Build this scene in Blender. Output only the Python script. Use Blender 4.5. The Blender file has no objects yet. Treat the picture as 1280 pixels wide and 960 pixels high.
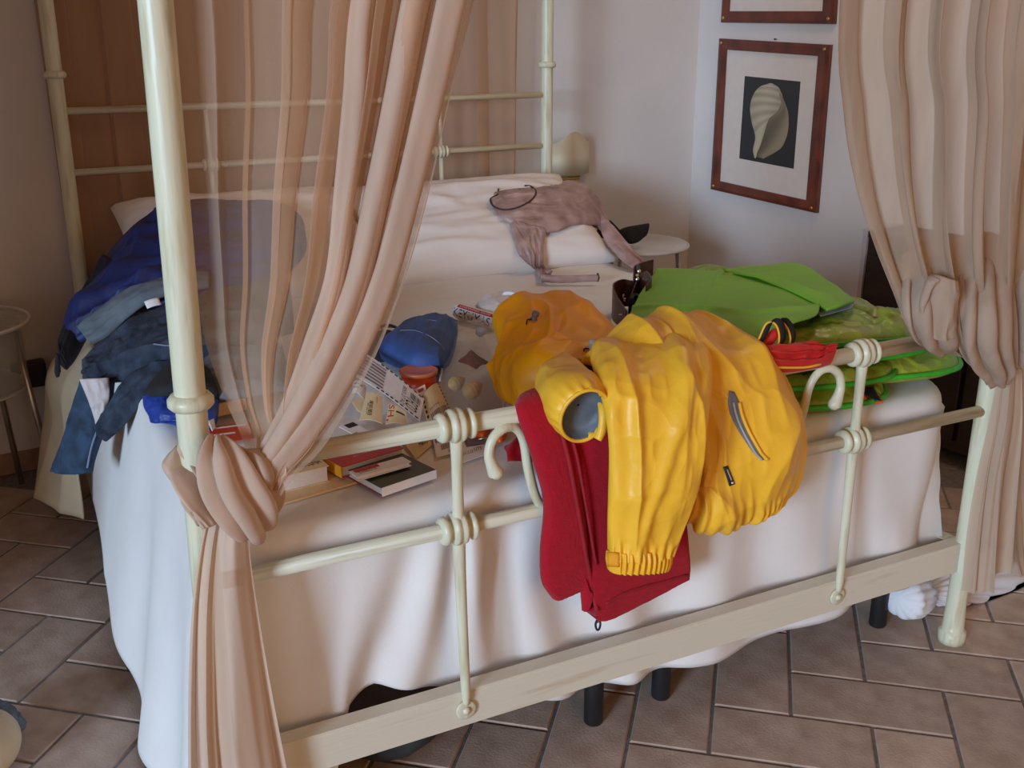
import bpy, bmesh, math, random
import numpy as np
from mathutils import Vector, Matrix
from mathutils.bvhtree import BVHTree

random.seed(7)
SC = bpy.context.scene
COL = SC.collection

# ---------------------------------------------------------------- camera
CAM = np.array([-0.2328, -1.5337, 1.4511]); FPX = 1300.44
_y, _p, _r = (math.radians(a) for a in (26.3763, -18.8357, -0.2355))
FW = np.array([math.sin(_y)*math.cos(_p), math.cos(_y)*math.cos(_p), math.sin(_p)])
_rt = np.array([math.cos(_y), -math.sin(_y), 0.0]); _up = np.cross(_rt, FW)
RT = _rt*math.cos(_r) + _up*math.sin(_r); UP = np.cross(RT, FW)
cam = bpy.data.cameras.new('camera'); co = bpy.data.objects.new('camera', cam); COL.objects.link(co)
cam.sensor_width = 36; cam.lens = FPX*36/1280; cam.clip_start = .02
co.matrix_world = Matrix([[RT[0], UP[0], -FW[0], CAM[0]], [RT[1], UP[1], -FW[1], CAM[1]], [RT[2], UP[2], -FW[2], CAM[2]], [0, 0, 0, 1]])
SC.camera = co

# ---------------------------------------------------------------- light
W_ = bpy.data.worlds.new('world'); SC.world = W_; W_.use_nodes = True
W_.node_tree.nodes['Background'].inputs[0].default_value = (.75, .85, 1, 1)
W_.node_tree.nodes['Background'].inputs[1].default_value = 1.0

def area(name, loc, target, sx, sy, power, col):
    l = bpy.data.lights.new(name, 'AREA'); l.shape = 'RECTANGLE'; l.size = sx; l.size_y = sy; l.energy = power; l.color = col
    o = bpy.data.objects.new(name, l); COL.objects.link(o); o.location = loc
    o.rotation_euler = (Vector(target)-Vector(loc)).to_track_quat('-Z', 'Y').to_euler()
    return o
area('open_door_daylight', (-9.2, -6.3, 2.6), (.6, .6, .9), 2.8, 2.8, 1120, (.59, .78, 1))      # bright sky over the courtyard, far outside the open doors
area('curtained_window', (.7, -4.55, 1.7), (.8, .6, .7), 2.4, 1.8, 37, (1, .48, .12))              # added warm fill at the front wall, no known source there
area('ceiling_lamp', (2.15, 1.0, 2.66), (2.15, 1.0, 0), .5, .5, 7.5, (1, .74, .52))  # added overhead fill to lift bed top and walls, no known fixture
SC.view_settings.view_transform = 'Standard'; SC.view_settings.look = 'None'; SC.view_settings.gamma = 1
SC.view_settings.exposure = 0.08; SC.view_settings.use_curve_mapping = False
SC.cycles.transparent_max_bounces = 24; SC.cycles.max_bounces = 12; SC.cycles.diffuse_bounces = 8

# ---------------------------------------------------------------- helpers: points
def ray(u, v): return FW + RT*(u-640)/FPX - UP*(v-480)/FPX
def _on(u, v, ax, val):
    r = ray(u, v); return CAM + r*((val-CAM[ax])/r[ax])
def px(u, v, x): return _on(u, v, 0, x)
def py(u, v, y): return _on(u, v, 1, y)
def pz(u, v, z): return _on(u, v, 2, z)
ROT = math.radians(5)                                   # the room stands 5 degrees askew to the bed
BW = (np.array([0, 2.24, 0]), np.array([math.cos(ROT), math.sin(ROT), 0]))      # back wall: point, direction
def plane(u, v, P, n):
    r = ray(u, v); return CAM + r*(np.dot(P-CAM, n)/np.dot(r, n))
BN = np.array([math.sin(ROT), -math.cos(ROT), 0])       # back wall normal into the room
CORNER = plane(868, 150, BW[0], BN); CORNER[2] = 0
RD = np.array([math.sin(ROT), -math.cos(ROT), 0])       # along the right wall towards the camera
RN = np.array([-math.cos(ROT), -math.sin(ROT), 0])      # right wall normal into the room
def pr(u, v, off=0.0): return plane(u, v, CORNER+RN*off, RN)
def pb(u, v, off=0.0): return plane(u, v, BW[0]+BN*off, BN)

# ---------------------------------------------------------------- helpers: noise
def _h(ix, iy, s):
    n = np.sin(ix*127.1 + iy*311.7 + s*74.7)*43758.5453
    return n - np.floor(n)
def vn(x, y, s=0):
    x = np.asarray(x, float); y = np.asarray(y, float)
    ix, iy = np.floor(x), np.floor(y); fx, fy = x-ix, y-iy
    fx = fx*fx*fx*(fx*(fx*6-15)+10); fy = fy*fy*fy*(fy*(fy*6-15)+10)
    a = _h(ix, iy, s); b = _h(ix+1, iy, s); c = _h(ix, iy+1, s); d = _h(ix+1, iy+1, s)
    return (a*(1-fx)+b*fx)*(1-fy) + (c*(1-fx)+d*fx)*fy
def ridge(x, y, s=0, k=1.0):
    return (1-np.abs(2*vn(x, y, s)-1))**k
def crumple(s, c, fs, fc, seed=0, warp=.6):
    """creased thin fabric: warped ridges at three scales, in 0..1"""
    wx = (vn(s*fs*.6, c*fc*.6, seed+5)-.5)*warp*2; wy = (vn(s*fs*.6+9, c*fc*.6, seed+6)-.5)*warp*2
    a = ridge(s*fs+wx, c*fc+wy, seed, 1.6); b = ridge(s*fs*2.1+wy, c*fc*2.1-wx, seed+1, 1.4); d = ridge(s*fs*4.3+wx, c*fc*4.1+wy, seed+2, 1.2)
    return .58*a+.29*b+.13*d

# ---------------------------------------------------------------- helpers: objects
def link(o, parent=None):
    COL.objects.link(o)
    if parent is not None:
        o.parent = parent
        if parent.type == 'EMPTY': o.matrix_parent_inverse = Matrix.Translation(-parent.location)
    return o
def tag(o, label=None, cat=None, group=None, kind=None):
    for k, v in (('label', label), ('category', cat), ('group', group), ('kind', kind)):
        if v: o[k] = v
    return o
def thing(name, label, cat, loc=(0, 0, 0), group=None):
    o = bpy.data.objects.new(name, None); o.location = Vector(loc); o.empty_display_size = .05
    COL.objects.link(o); return tag(o, label, cat, group)
def mesh(name, verts, faces, mat, parent=None, smooth=True, mats=None, fmat=None):
    me = bpy.data.meshes.new(name); me.from_pydata([tuple(map(float, v)) for v in verts], [], faces)
    for m in (mats or [mat]): me.materials.append(m)
    if smooth: me.polygons.foreach_set('use_smooth', [True]*len(me.polygons))
    if fmat is not None: me.polygons.foreach_set('material_index', list(fmat))
    bm = bmesh.new(); bm.from_mesh(me); bmesh.ops.recalc_face_normals(bm, faces=bm.faces); bm.to_mesh(me); bm.free()
    me.update()
    return link(bpy.data.objects.new(name, me), parent)
def crm(P, n):
    P = np.asarray(P, float); k = len(P)
    if k == n: return P
    t = np.linspace(0, k-1, n); i = np.minimum(t.astype(int), k-2); f = (t-i).reshape((-1,)+(1,)*(P.ndim-1))
    if k == 2: return P[i]*(1-f)+P[i+1]*f
    Q = np.concatenate([2*P[:1]-P[1:2], P, 2*P[-1:]-P[-2:-1]])
    a, b, c, d = Q[i], Q[i+1], Q[i+2], Q[i+3]
    return .5*(2*b+(c-a)*f+(2*a-5*b+4*c-d)*f*f+(3*b-a-3*c+d)*f**3)
def nrm(G):
    du = np.gradient(G, axis=0); dv = np.gradient(G, axis=1); N = np.cross(du, dv)
    return N/np.maximum(np.linalg.norm(N, axis=2, keepdims=True), 1e-9)
def gridfaces(nr, nc, o=0, flip=False):
    F = []
    for i in range(nr-1):
        for j in range(nc-1):
            a = o+i*nc+j; q = (a, a+1, a+nc+1, a+nc)
            F.append(q[::-1] if flip else q)
    return F
def cloth(name, ctrl, nr, nc, mat, parent=None, thick=.004, puff=0., back=0., pe=3., se=None, disp=None, dispedge=True, face=None, lift=None):
    """a piece of fabric through control points (rows x columns), puffed and wrinkled, closed to a solid of real thickness"""
    G = crm(np.array(ctrl, float), nr); G = np.swapaxes(crm(np.swapaxes(G, 0, 1), nc), 0, 1)
    s, c = np.meshgrid(np.linspace(0, 1, nr), np.linspace(0, 1, nc), indexing='ij')
    N = nrm(G); f = (CAM-G) if face is None else np.broadcast_to(np.array(face, float), G.shape)
    if np.sum(N*f) < 0: N = -N
    e = np.clip(1-np.abs(2*c-1)**pe, 0, 1)**.6
    if se: e = e*np.clip(1-np.abs(2*s-1)**se, 0, 1)**.6
    D = puff*e
    if disp is not None: D = D + disp(s, c, G)*(np.minimum(1, e*1.5) if dispedge else 1)
    Fr = G + N*D[..., None]
    if lift is not None: Fr = lift(Fr, s, c)
    if thick == 0 and puff == 0:
        o = mesh(name, Fr.reshape(-1, 3), gridfaces(nr, nc), mat, parent)
    else:
        Nf = nrm(Fr)
        if np.sum(Nf*N) < 0: Nf = -Nf
        Bk = G - N*((back*e+thick)[..., None]) if puff else Fr - Nf*thick
        V = np.concatenate([Fr.reshape(-1, 3), Bk.reshape(-1, 3)]); o1 = nr*nc
        F = gridfaces(nr, nc) + gridfaces(nr, nc, o1, True)
        for j in range(nc-1):
            F.append((j+1, j, o1+j, o1+j+1)); b = (nr-1)*nc+j; F.append((b, b+1, o1+b+1, o1+b))
        for i in range(nr-1):
            a = i*nc; F.append((a, a+nc, o1+a+nc, o1+a)); b = i*nc+nc-1; F.append((b+nc, b, o1+b, o1+b+nc))
        o = mesh(name, V, F, mat, parent)
    return o
def tube(name, pts, rad, mat, parent=None, seg=12, n=None, flat=None, closed=False):
    P = np.array(pts, float); R = np.array(rad if hasattr(rad, '__len__') else [rad]*len(P), float)
    if n: R = crm(R.reshape(-1, 1), n)[:, 0]; P = crm(P, n)
    T = np.gradient(P, axis=0); T /= np.linalg.norm(T, axis=1, keepdims=True)+1e-12
    V = []; u = None
    for i in range(len(P)):
        if u is None:
            h = np.array([0, 0, 1.]) if abs(T[i][2]) < .9 else np.array([1., 0, 0]); u = np.cross(T[i], h)
        u = u - T[i]*np.dot(u, T[i]); u /= np.linalg.norm(u); w = np.cross(T[i], u)
        for k in range(seg):
            a = 2*math.pi*k/seg; V.append(P[i]+(u*math.cos(a)+w*math.sin(a))*R[i])
    m = len(P); F = []
    for i in range(m-1):
        for k in range(seg):
            F.append((i*seg+k, i*seg+(k+1) % seg, (i+1)*seg+(k+1) % seg, (i+1)*seg+k))
    if closed:
        for k in range(seg): F.append(((m-1)*seg+k, (m-1)*seg+(k+1) % seg, (k+1) % seg, k))
    else:
        F.append(tuple(range(seg))[::-1]); F.append(tuple((m-1)*seg+k for k in range(seg)))
    return mesh(name, V, F, mat, parent)
def lathe(name, prof, base, axis, mat, parent=None, seg=24):
    ax = np.array(axis, float); ax /= np.linalg.norm(ax)
    return tube_rings(name, [(np.array(base, float)+ax*t, r) for t, r in prof], ax, mat, parent, seg)
def tube_rings(name, rings, ax, mat, parent, seg):
    h = np.array([0, 0, 1.]) if abs(ax[2]) < .9 else np.array([1., 0, 0]); u = np.cross(ax, h); u /= np.linalg.norm(u); w = np.cross(ax, u)
    V = [p+(u*math.cos(2*math.pi*k/seg)+w*math.sin(2*math.pi*k/seg))*r for p, r in rings for k in range(seg)]
    m = len(rings); F = [(i*seg+k, i*seg+(k+1) % seg, (i+1)*seg+(k+1) % seg, (i+1)*seg+k) for i in range(m-1) for k in range(seg)]
    F.append(tuple(range(seg))[::-1]); F.append(tuple((m-1)*seg+k for k in range(seg)))
    return mesh(name, V, F, mat, parent)
def boxbm(bm, O, X, Y, Z):
    O, X, Y, Z = (np.array(a, float) for a in (O, X, Y, Z))
    vs = [bm.verts.new(O+X*i+Y*j+Z*k) for k in (0, 1) for j in (0, 1) for i in (0, 1)]
    for q in ((0, 2, 3, 1), (4, 5, 7, 6), (0, 1, 5, 4), (2, 6, 7, 3), (0, 4, 6, 2), (1, 3, 7, 5)): bm.faces.new([vs[i] for i in q])
def bmobj(name, bm, mat, parent=None, bevel=0, smooth=False, seg=2):
    bmesh.ops.recalc_face_normals(bm, faces=bm.faces)
    if bevel: bmesh.ops.bevel(bm, geom=list(bm.edges), offset=bevel, segments=seg, affect='EDGES', profile=.5)
    me = bpy.data.meshes.new(name); bm.to_mesh(me); bm.free(); me.materials.append(mat)
    if smooth: me.polygons.foreach_set('use_smooth', [True]*len(me.polygons))
    return link(bpy.data.objects.new(name, me), parent)
def box(name, O, X, Y, Z, mat, parent=None, bevel=0, seg=2):
    bm = bmesh.new(); boxbm(bm, O, X, Y, Z); return bmobj(name, bm, mat, parent, bevel, False, seg)
def surf(objs, u, v, off=.001):
    """point of a built surface along the sight line of a measured point"""
    best = None; r = Vector(ray(u, v)).normalized()
    for o in objs:
        me = o.data
        if o.name not in _BV: _BV[o.name] = BVHTree.FromPolygons([x.co.copy() for x in me.vertices], [tuple(p.vertices) for p in me.polygons])
        h = _BV[o.name].ray_cast(Vector(CAM), r)
        if h[0] is not None and (best is None or h[3] < best[1]): best = (h[0], h[3])
    if best is None: return None
    return np.array(best[0]-r*off)
_BV = {}

# ---------------------------------------------------------------- materials
def M(name, col, rough=.8, var=.1, vs=9., bump=0., bs=220., metal=0., weave=0., wscale=900., sheen=0., spec=.5, rnd=0., col2=None, stretch=None, coat=0., trans=0., lo=.35, hi=.65, det=4., facet=0., fstr=.5):
    m = bpy.data.materials.new(name); m.use_nodes = True; nt = m.node_tree; N = nt.nodes; L = nt.links
    b = N['Principled BSDF']; tc = N.new('ShaderNodeTexCoord'); mp = N.new('ShaderNodeMapping'); L.new(tc.outputs['Object'], mp.inputs[0])
    if stretch: mp.inputs['Scale'].default_value = stretch
    no = N.new('ShaderNodeTexNoise'); no.inputs['Scale'].default_value = vs; no.inputs['Detail'].default_value = det; L.new(mp.outputs[0], no.inputs['Vector'])
    ra = N.new('ShaderNodeValToRGB'); L.new(no.outputs['Fac'], ra.inputs[0]); ra.color_ramp.elements[0].position = lo; ra.color_ramp.elements[1].position = hi
    c2 = col2 or tuple(min(1, x*(1+var)) for x in col); c1 = tuple(x*(1-var) for x in col) if col2 is None else col
    ra.color_ramp.elements[0].color = (*c1, 1); ra.color_ramp.elements[1].color = (*c2, 1); out = ra.outputs[0]
    if rnd:
        oi = N.new('ShaderNodeObjectInfo'); hs = N.new('ShaderNodeHueSaturation'); mr = N.new('ShaderNodeMapRange')
        mr.inputs['To Min'].default_value = 1-rnd; mr.inputs['To Max'].default_value = 1+rnd
        L.new(oi.outputs['Random'], mr.inputs['Value']); L.new(mr.outputs[0], hs.inputs['Value']); L.new(out, hs.inputs['Color']); out = hs.outputs[0]
    L.new(out, b.inputs['Base Color'])
    b.inputs['Roughness'].default_value = rough; b.inputs['Metallic'].default_value = metal; b.inputs['Specular IOR Level'].default_value = spec
    b.inputs['Sheen Weight'].default_value = sheen; b.inputs['Coat Weight'].default_value = coat; b.inputs['Transmission Weight'].default_value = trans
    h = None
    if bump:
        n2 = N.new('ShaderNodeTexNoise'); n2.inputs['Scale'].default_value = bs; n2.inputs['Detail'].default_value = 3; L.new(mp.outputs[0], n2.inputs['Vector'])
        bp = N.new('ShaderNodeBump'); bp.inputs['Strength'].default_value = bump; bp.inputs['Distance'].default_value = .004; L.new(n2.outputs['Fac'], bp.inputs['Height']); h = bp
    if facet:
        n3 = N.new('ShaderNodeTexNoise'); n3.inputs['Scale'].default_value = facet*.5; L.new(mp.outputs[0], n3.inputs['Vector'])
        ad = N.new('ShaderNodeVectorMath'); ad.operation = 'MULTIPLY_ADD'; L.new(n3.outputs['Color'], ad.inputs[0]); ad.inputs[1].default_value = (.09, .09, .09); L.new(mp.outputs[0], ad.inputs[2])
        vo = N.new('ShaderNodeTexVoronoi'); vo.inputs['Scale'].default_value = facet; vo.feature = 'F1'; L.new(ad.outputs[0], vo.inputs['Vector'])
        b3 = N.new('ShaderNodeBump'); b3.inputs['Strength'].default_value = fstr; b3.inputs['Distance'].default_value = .012; L.new(vo.outputs['Distance'], b3.inputs['Height'])
        if h: L.new(h.outputs[0], b3.inputs['Normal'])
        h = b3
    if weave:
        wv = N.new('ShaderNodeTexWave'); wv.inputs['Scale'].default_value = wscale; wv.bands_direction = 'DIAGONAL'; L.new(tc.outputs['Object'], wv.inputs[0])
        b2 = N.new('ShaderNodeBump'); b2.inputs['Strength'].default_value = weave; b2.inputs['Distance'].default_value = .001; L.new(wv.outputs['Fac'], b2.inputs['Height'])
        if h: L.new(h.outputs[0], b2.inputs['Normal'])
        h = b2
    if h: L.new(h.outputs[0], b.inputs['Normal'])
    return m
def sheer(name, col, op=.55, edge=.35, transl=.5, streak=.08, sscale=22):
    m = bpy.data.materials.new(name); m.use_nodes = True; nt = m.node_tree; N = nt.nodes; L = nt.links
    N.remove(N['Principled BSDF']); out = N['Material Output']
    tc = N.new('ShaderNodeTexCoord'); mp = N.new('ShaderNodeMapping'); mp.inputs['Scale'].default_value = (sscale, sscale, .8); L.new(tc.outputs['Object'], mp.inputs[0])
    no = N.new('ShaderNodeTexNoise'); no.inputs['Scale'].default_value = 1.5; L.new(mp.outputs[0], no.inputs['Vector'])
    ra = N.new('ShaderNodeValToRGB'); L.new(no.outputs[0], ra.inputs[0])
    ra.color_ramp.elements[0].color = (*[x*(1-streak) for x in col], 1); ra.color_ramp.elements[1].color = (*[min(1, x*(1+streak)) for x in col], 1)
    ra.color_ramp.elements[0].position = .3; ra.color_ramp.elements[1].position = .7
    d = N.new('ShaderNodeBsdfDiffuse'); t = N.new('ShaderNodeBsdfTranslucent'); L.new(ra.outputs[0], d.inputs[0]); L.new(ra.outputs[0], t.inputs[0])
    mx = N.new('ShaderNodeMixShader'); mx.inputs[0].default_value = transl; L.new(d.outputs[0], mx.inputs[1]); L.new(t.outputs[0], mx.inputs[2])
    tr = N.new('ShaderNodeBsdfTransparent'); tr.inputs[0].default_value = (1, .93, .86, 1)
    lw = N.new('ShaderNodeLayerWeight'); lw.inputs[0].default_value = .35
    ma = N.new('ShaderNodeMath'); ma.operation = 'MULTIPLY_ADD'; ma.inputs[1].default_value = edge; ma.inputs[2].default_value = op; ma.use_clamp = True; L.new(lw.outputs['Facing'], ma.inputs[0])
    m2 = N.new('ShaderNodeMixShader'); L.new(ma.outputs[0], m2.inputs[0]); L.new(tr.outputs[0], m2.inputs[1]); L.new(mx.outputs[0], m2.inputs[2])
    L.new(m2.outputs[0], out.inputs[0]); return m

m_plaster = M('plaster', (.64, .61, .60), .9, .03, 3, .15, 90)
m_ceil = M('chestnut_ceiling', (.50, .27, .11), .8, .15, 3, stretch=(1, 8, 1))
m_warm = M('ochre_plaster', (.62, .42, .24), .9, .03, 3)
m_tile = M('terracotta_tile', (.40, .295, .235), .5, .3, 14, .25, 160, rnd=.12, col2=(.54, .43, .36), det=8)
m_mortar = M('mortar', (.19, .175, .17), .95, .2, 60, .5, 300)
m_skirt = M('terracotta_skirting', (.30, .17, .11), .6, .2, 10)
m_iron = M('cream_painted_iron', (.50, .46, .30), .38, .1, 60, .2, 120, col2=(.66, .65, .48), stretch=(1, 1, .12), lo=.3, hi=.5)
m_rail = M('streaked_iron_rail', (.42, .34, .22), .45, .1, 90, .25, 150, col2=(.66, .62, .47), stretch=(.05, 1, 1), lo=.28, hi=.48)
m_rail2 = M('cream_flat_rail', (.50, .43, .30), .45, .1, 40, .2, 150, col2=(.67, .63, .51), stretch=(.06, 1, 1), lo=.26, hi=.42)
m_iron_d = M('worn_iron', (.42, .36, .24), .5, .3, 40, .2, 90)
m_sheet = M('white_cotton', (.78, .765, .75), .9, .03, 5, .12, 420, weave=.1)
m_pillow = M('pale_pillow_cotton', (.78, .72, .68), .9, .03, 5, .12, 420)
m_cream = M('cream_blanket', (.60, .50, .34), .95, .06, 8, .2, 260)
m_black = M('black_plastic', (.012, .012, .014), .45, .2, 10)
m_blackfab = M('black_fabric', (.015, .015, .018), .9, .2, 30, .2, 300)
m_darkbag = M('dark_grey_fabric', (.035, .038, .04), .9, .2, 30, .2, 200)
m_mattress = M('mattress_cloth', (.6, .57, .52), .9, .05, 8)
m_curt = sheer('sheer_peach_curtain', (.78, .60, .45), .30, .5)
m_curt_thick = sheer('gathered_peach_curtain', (.74, .565, .44), .86, .2, .35)
m_curt_thick_r = sheer('gathered_tan_curtain', (.63, .49, .375), .86, .2, .35)
m_curt_r = sheer('sheer_tan_curtain', (.60, .46, .345), .60, .45, .35)
m_curt_back = sheer('head_curtain', (.58, .39, .26), .50, .3, .3, .12, 9)
m_yellow = M('yellow_nylon', (.90, .50, .035), .40, .04, 8, .2, 60, spec=.34, facet=13, fstr=.6)
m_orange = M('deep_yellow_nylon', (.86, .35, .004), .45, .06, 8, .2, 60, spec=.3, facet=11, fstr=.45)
m_velcro = M('yellow_velcro_tab', (.80, .33, .01), .8, .06, 60)
m_lining = M('grey_blue_lining', (.10, .125, .155), .55, .2, 20, .2, 60)
m_red = M('red_fleece', (.40, .008, .020), .95, .05, 60, .5, 500, sheen=.12, spec=.1)
m_redseam = M('red_seam', (.30, .006, .015), .8, .1, 40)
m_redbag = M('red_nylon', (.55, .02, .018), .5, .1, 20, .2, 80)
m_green = M('lime_green_paper', (.21, .52, .035), .6, .06, 6, .15, 120)
m_quilt = M('green_quilted_nylon', (.20, .34, .022), .36, .15, 7, .3, 70, spec=.5, col2=(.34, .38, .04), facet=26)
m_piping = M('bright_green_piping', (.05, .42, .02), .55, .1, 40)
m_grey = M('silver_grey', (.35, .35, .36), .5, .1, 20)
m_greyzip = M('grey_zip_tape', (.16, .15, .17), .55, .15, 40)
m_mauve = M('mauve_printed_fabric', (.25, .14, .12), .42, .3, 16, .15, 120, col2=(.50, .34, .31), spec=.5, det=9, lo=.3, hi=.68)
m_maupipe = M('dark_neck_piping', (.05, .03, .03), .7)
m_leather = M('brown_leather', (.075, .022, .012), .45, .25, 25, .2, 120)
m_metal = M('bright_steel', (.75, .74, .72), .25, .05, 20, metal=1)
m_brass = M('brass', (.62, .42, .14), .3, .1, 20, metal=1)
m_shade = M('parchment_shade', (.66, .60, .44), .8, .05, 12, .1, 200)
m_wood = M('mahogany_frame', (.12, .026, .014), .4, .35, 10, .1, 80, stretch=(6, 1, 1), coat=.3)
m_mat = M('cream_mat_board', (.66, .60, .55), .9, .02, 30)
m_photo = M('dark_photograph', (.025, .028, .032), .5, .1, 8)
m_glasswhite = M('frosted_glass', (.60, .58, .56), .25, .04, 6, spec=.6)
m_dkwood = M('dark_walnut', (.022, .012, .008), .4, .3, 8, .1, 60, stretch=(1, 1, 6))
m_greypaint = M('grey_painted_edge', (.42, .40, .42), .8, .05, 10)
m_navy = M('navy_nylon', (.010, .022, .12), .55, .25, 10, .3, 90)
m_navyblack = M('black_navy_cloth', (.012, .013, .022), .85, .3, 20, .3, 120)
m_denim = M('dark_denim', (.010, .017, .034), .9, .45, 26, .5, 350, col2=(.040, .055, .088), weave=.2)
m_denimleg = M('blue_denim', (.022, .048, .090), .9, .35, 26, .5, 350, weave=.2)
m_bluegrey = M('blue_grey_lining', (.12, .15, .18), .75, .2, 14, .2, 160)
m_pocket = M('pale_pocket_lining', (.55, .50, .50), .9, .04, 14)
m_darksweater = M('dark_brown_grey_knit', (.055, .045, .042), .95, .25, 20, .4, 200, col2=(.11, .09, .08))
m_blue = M('royal_blue_nylon', (.012, .045, .28), .5, .12, 14, .25, 120)
m_pouch = M('blue_canvas', (.035, .085, .27), .7, .12, 18, .3, 260)
m_stitch = M('pale_stitching', (.18, .22, .33), .8)
m_paper = M('white_paper', (.80, .77, .77), .7, .03, 20)
m_tan = M('tan_card', (.70, .52, .30), .7, .05, 20)
m_ink = M('black_ink', (.02, .018, .02), .7)
m_inkgrey = M('grey_ink', (.22, .18, .22), .7)
m_inkred = M('red_ink', (.50, .015, .02), .6)
m_inkgreen = M('green_ink', (.12, .28, .04), .6)
m_redcover = M('red_book_cover', (.50, .022, .035), .3, .15, 14, spec=.6)
m_yspine = M('yellow_spine', (.72, .36, .02), .4)
m_pages = M('page_edges', (.62, .56, .50), .9, .1, 200, stretch=(1, 1, 12))
m_greencover = M('dark_green_cover', (.035, .05, .028), .3, .2, 14, spec=.6)
m_maroon = M('maroon_cover', (.26, .04, .07), .5)
m_tub = M('red_orange_plastic', (.62, .055, .012), .3, .05, 10)
m_lid = M('orange_lid', (.60, .17, .07), .35, .05, 10)
m_orangep = M('orange_plastic', (.72, .10, .01), .4, .05, 10)
m_star = M('dried_starfish', (.13, .007, .006), .9, .3, 60, .6, 200, spec=.1)
m_shell = M('tan_shell', (.55, .36, .14), .5, .2, 20)
m_chrome = M('brushed_chrome', (.5, .47, .42), .3, .1, 20, metal=.9)
m_bagwhite = M('white_bag_cloth', (.72, .74, .78), .8, .04, 10, .1, 200)

def clear(name, col, op, rough=.12):
    m = bpy.data.materials.new(name); m.use_nodes = True; nt = m.node_tree; N = nt.nodes; L = nt.links; b = N['Principled BSDF']
    b.inputs['Base Color'].default_value = (*col, 1); b.inputs['Roughness'].default_value = rough
    no = N.new('ShaderNodeTexNoise'); no.inputs['Scale'].default_value = 25; bp = N.new('ShaderNodeBump'); bp.inputs['Strength'].default_value = .5; bp.inputs['Distance'].default_value = .01
    L.new(no.outputs[0], bp.inputs['Height']); L.new(bp.outputs[0], b.inputs['Normal'])
    b.inputs['Alpha'].default_value = op; return m
m_clear = clear('clear_plastic', (.52, .44, .36), .21, .06)
m_clear2 = clear('plastic_seam', (.70, .62, .55), .55, .2)
m_glass = clear('clear_table_glass', (.55, .55, .52), .35, .08)

# ================================================================ THE ROOM
ZC = 2.75
def struct(o): return tag(o, kind='structure')
def rp(a, b):                                           # room point: a along back wall from its left end mark, b towards the camera
    return BW[0]+BW[1]*a+BN*b
AL, AR = -3.2, float(np.dot(CORNER-BW[0], BW[1])); BF = 7.0
# floor: mortar bed with tiles laid in it, plain beyond the frame
bm = bmesh.new(); boxbm(bm, rp(AL-.8, -.2)-[0, 0, .06], BW[1]*(AR-AL+1.0), BN*(BF+.4), [0, 0, .056])
floor = struct(bmobj('floor', bm, m_mortar))
TW, JO = .172, .0075
ta = math.radians(39.6); A_ = np.array([math.sin(ta), math.cos(ta), 0]); B_ = np.array([math.cos(ta), -math.sin(ta), 0])
V0 = pz(1081.6, 851, 0); V0[2] = 0
def tile_mesh(lx, ly):
    bm = bmesh.new(); boxbm(bm, (0, 0, -.012), (lx-JO, 0, 0), (0, ly-JO, 0), (0, 0, .012))
    te = [e for e in bm.edges if all(v.co.z > -.001 for v in e.verts)]
    bmesh.ops.bevel(bm, geom=te, offset=.003, segments=1, affect='EDGES'); bmesh.ops.recalc_face_normals(bm, faces=bm.faces)
    me = bpy.data.meshes.new('tile'); bm.to_mesh(me); bm.free(); me.materials.append(m_tile); return me
TMH, TMV = tile_mesh(2*TW, TW), tile_mesh(TW, 2*TW)
AR_ = AR
nt_ = 0
for i in range(-16, 16):
    for j in range(-16, 16):
        t = (i-j) % 4
        if t not in (0, 3): continue
        me, lx, ly = (TMH, 2, 1) if t == 0 else (TMV, 1, 2)
        P = V0 + B_*(i*TW) + A_*(j*TW); Cc = P + B_*(lx*TW/2) + A_*(ly*TW/2)
        a = np.dot(Cc-BW[0], BW[1]); b = np.dot(Cc-BW[0], BN)
        if not (-.75 < a < AR-.12 and .13 < b < 2.95) or Cc[1] < -.78 or Cc[0] > 2.62: continue
        o = bpy.data.objects.new('tile', me); Q = P+B_*JO/2+A_*JO/2
        o.matrix_world = Matrix([[B_[0], A_[0], 0, Q[0]], [B_[1], A_[1], 0, Q[1]], [0, 0, 1, random.uniform(-.0012, 0)], [0, 0, 0, 1]])
        COL.objects.link(o); o.parent = floor; nt_ += 1
print('tiles', nt_)
# walls
def wallbox(name, O, X, Y, Z, mat=m_plaster): return struct(box(name, O, X, Y, Z, mat))
wallbox('wall_back', rp(AL-.8, -.12), BW[1]*(AR-AL+1.0), BN*.12, (0, 0, ZC))
wallbox('wall_right', rp(AR, 0), BW[1]*.12, BN*BF, (0, 0, ZC))
wallbox('wall_front', rp(AL-.8, BF), BW[1]*(AR-AL+1.0), BN*.12, (0, 0, ZC), m_warm)
struct(box('ceiling', rp(AL-.8, -.12)+[0, 0, ZC], BW[1]*(AR-AL+1.0), BN*(BF+.3), (0, 0, .1), m_ceil))
# left wall with a deep window reveal (the room's daylight)
b0, b1, zs, zt_ = 2.55, 6.8, .02, 2.62
bm = bmesh.new(); O = rp(AL-.55, 0)
for (ba, bb, z0, z1) in ((0, b0, 0, ZC), (b1, BF, 0, ZC), (b0, b1, 0, zs), (b0, b1, zt_, ZC)):
    boxbm(bm, rp(AL-.55, ba)+[0, 0, z0], BW[1]*.55, BN*(bb-ba), (0, 0, z1-z0))
boxbm(bm, rp(AL, 0), BW[1]*(-1.5-AL), BN*1.75, (0, 0, ZC))  # added unseen nib that keeps the daylight off the back left
struct(bmobj('wall_left', bm, m_plaster))
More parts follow.
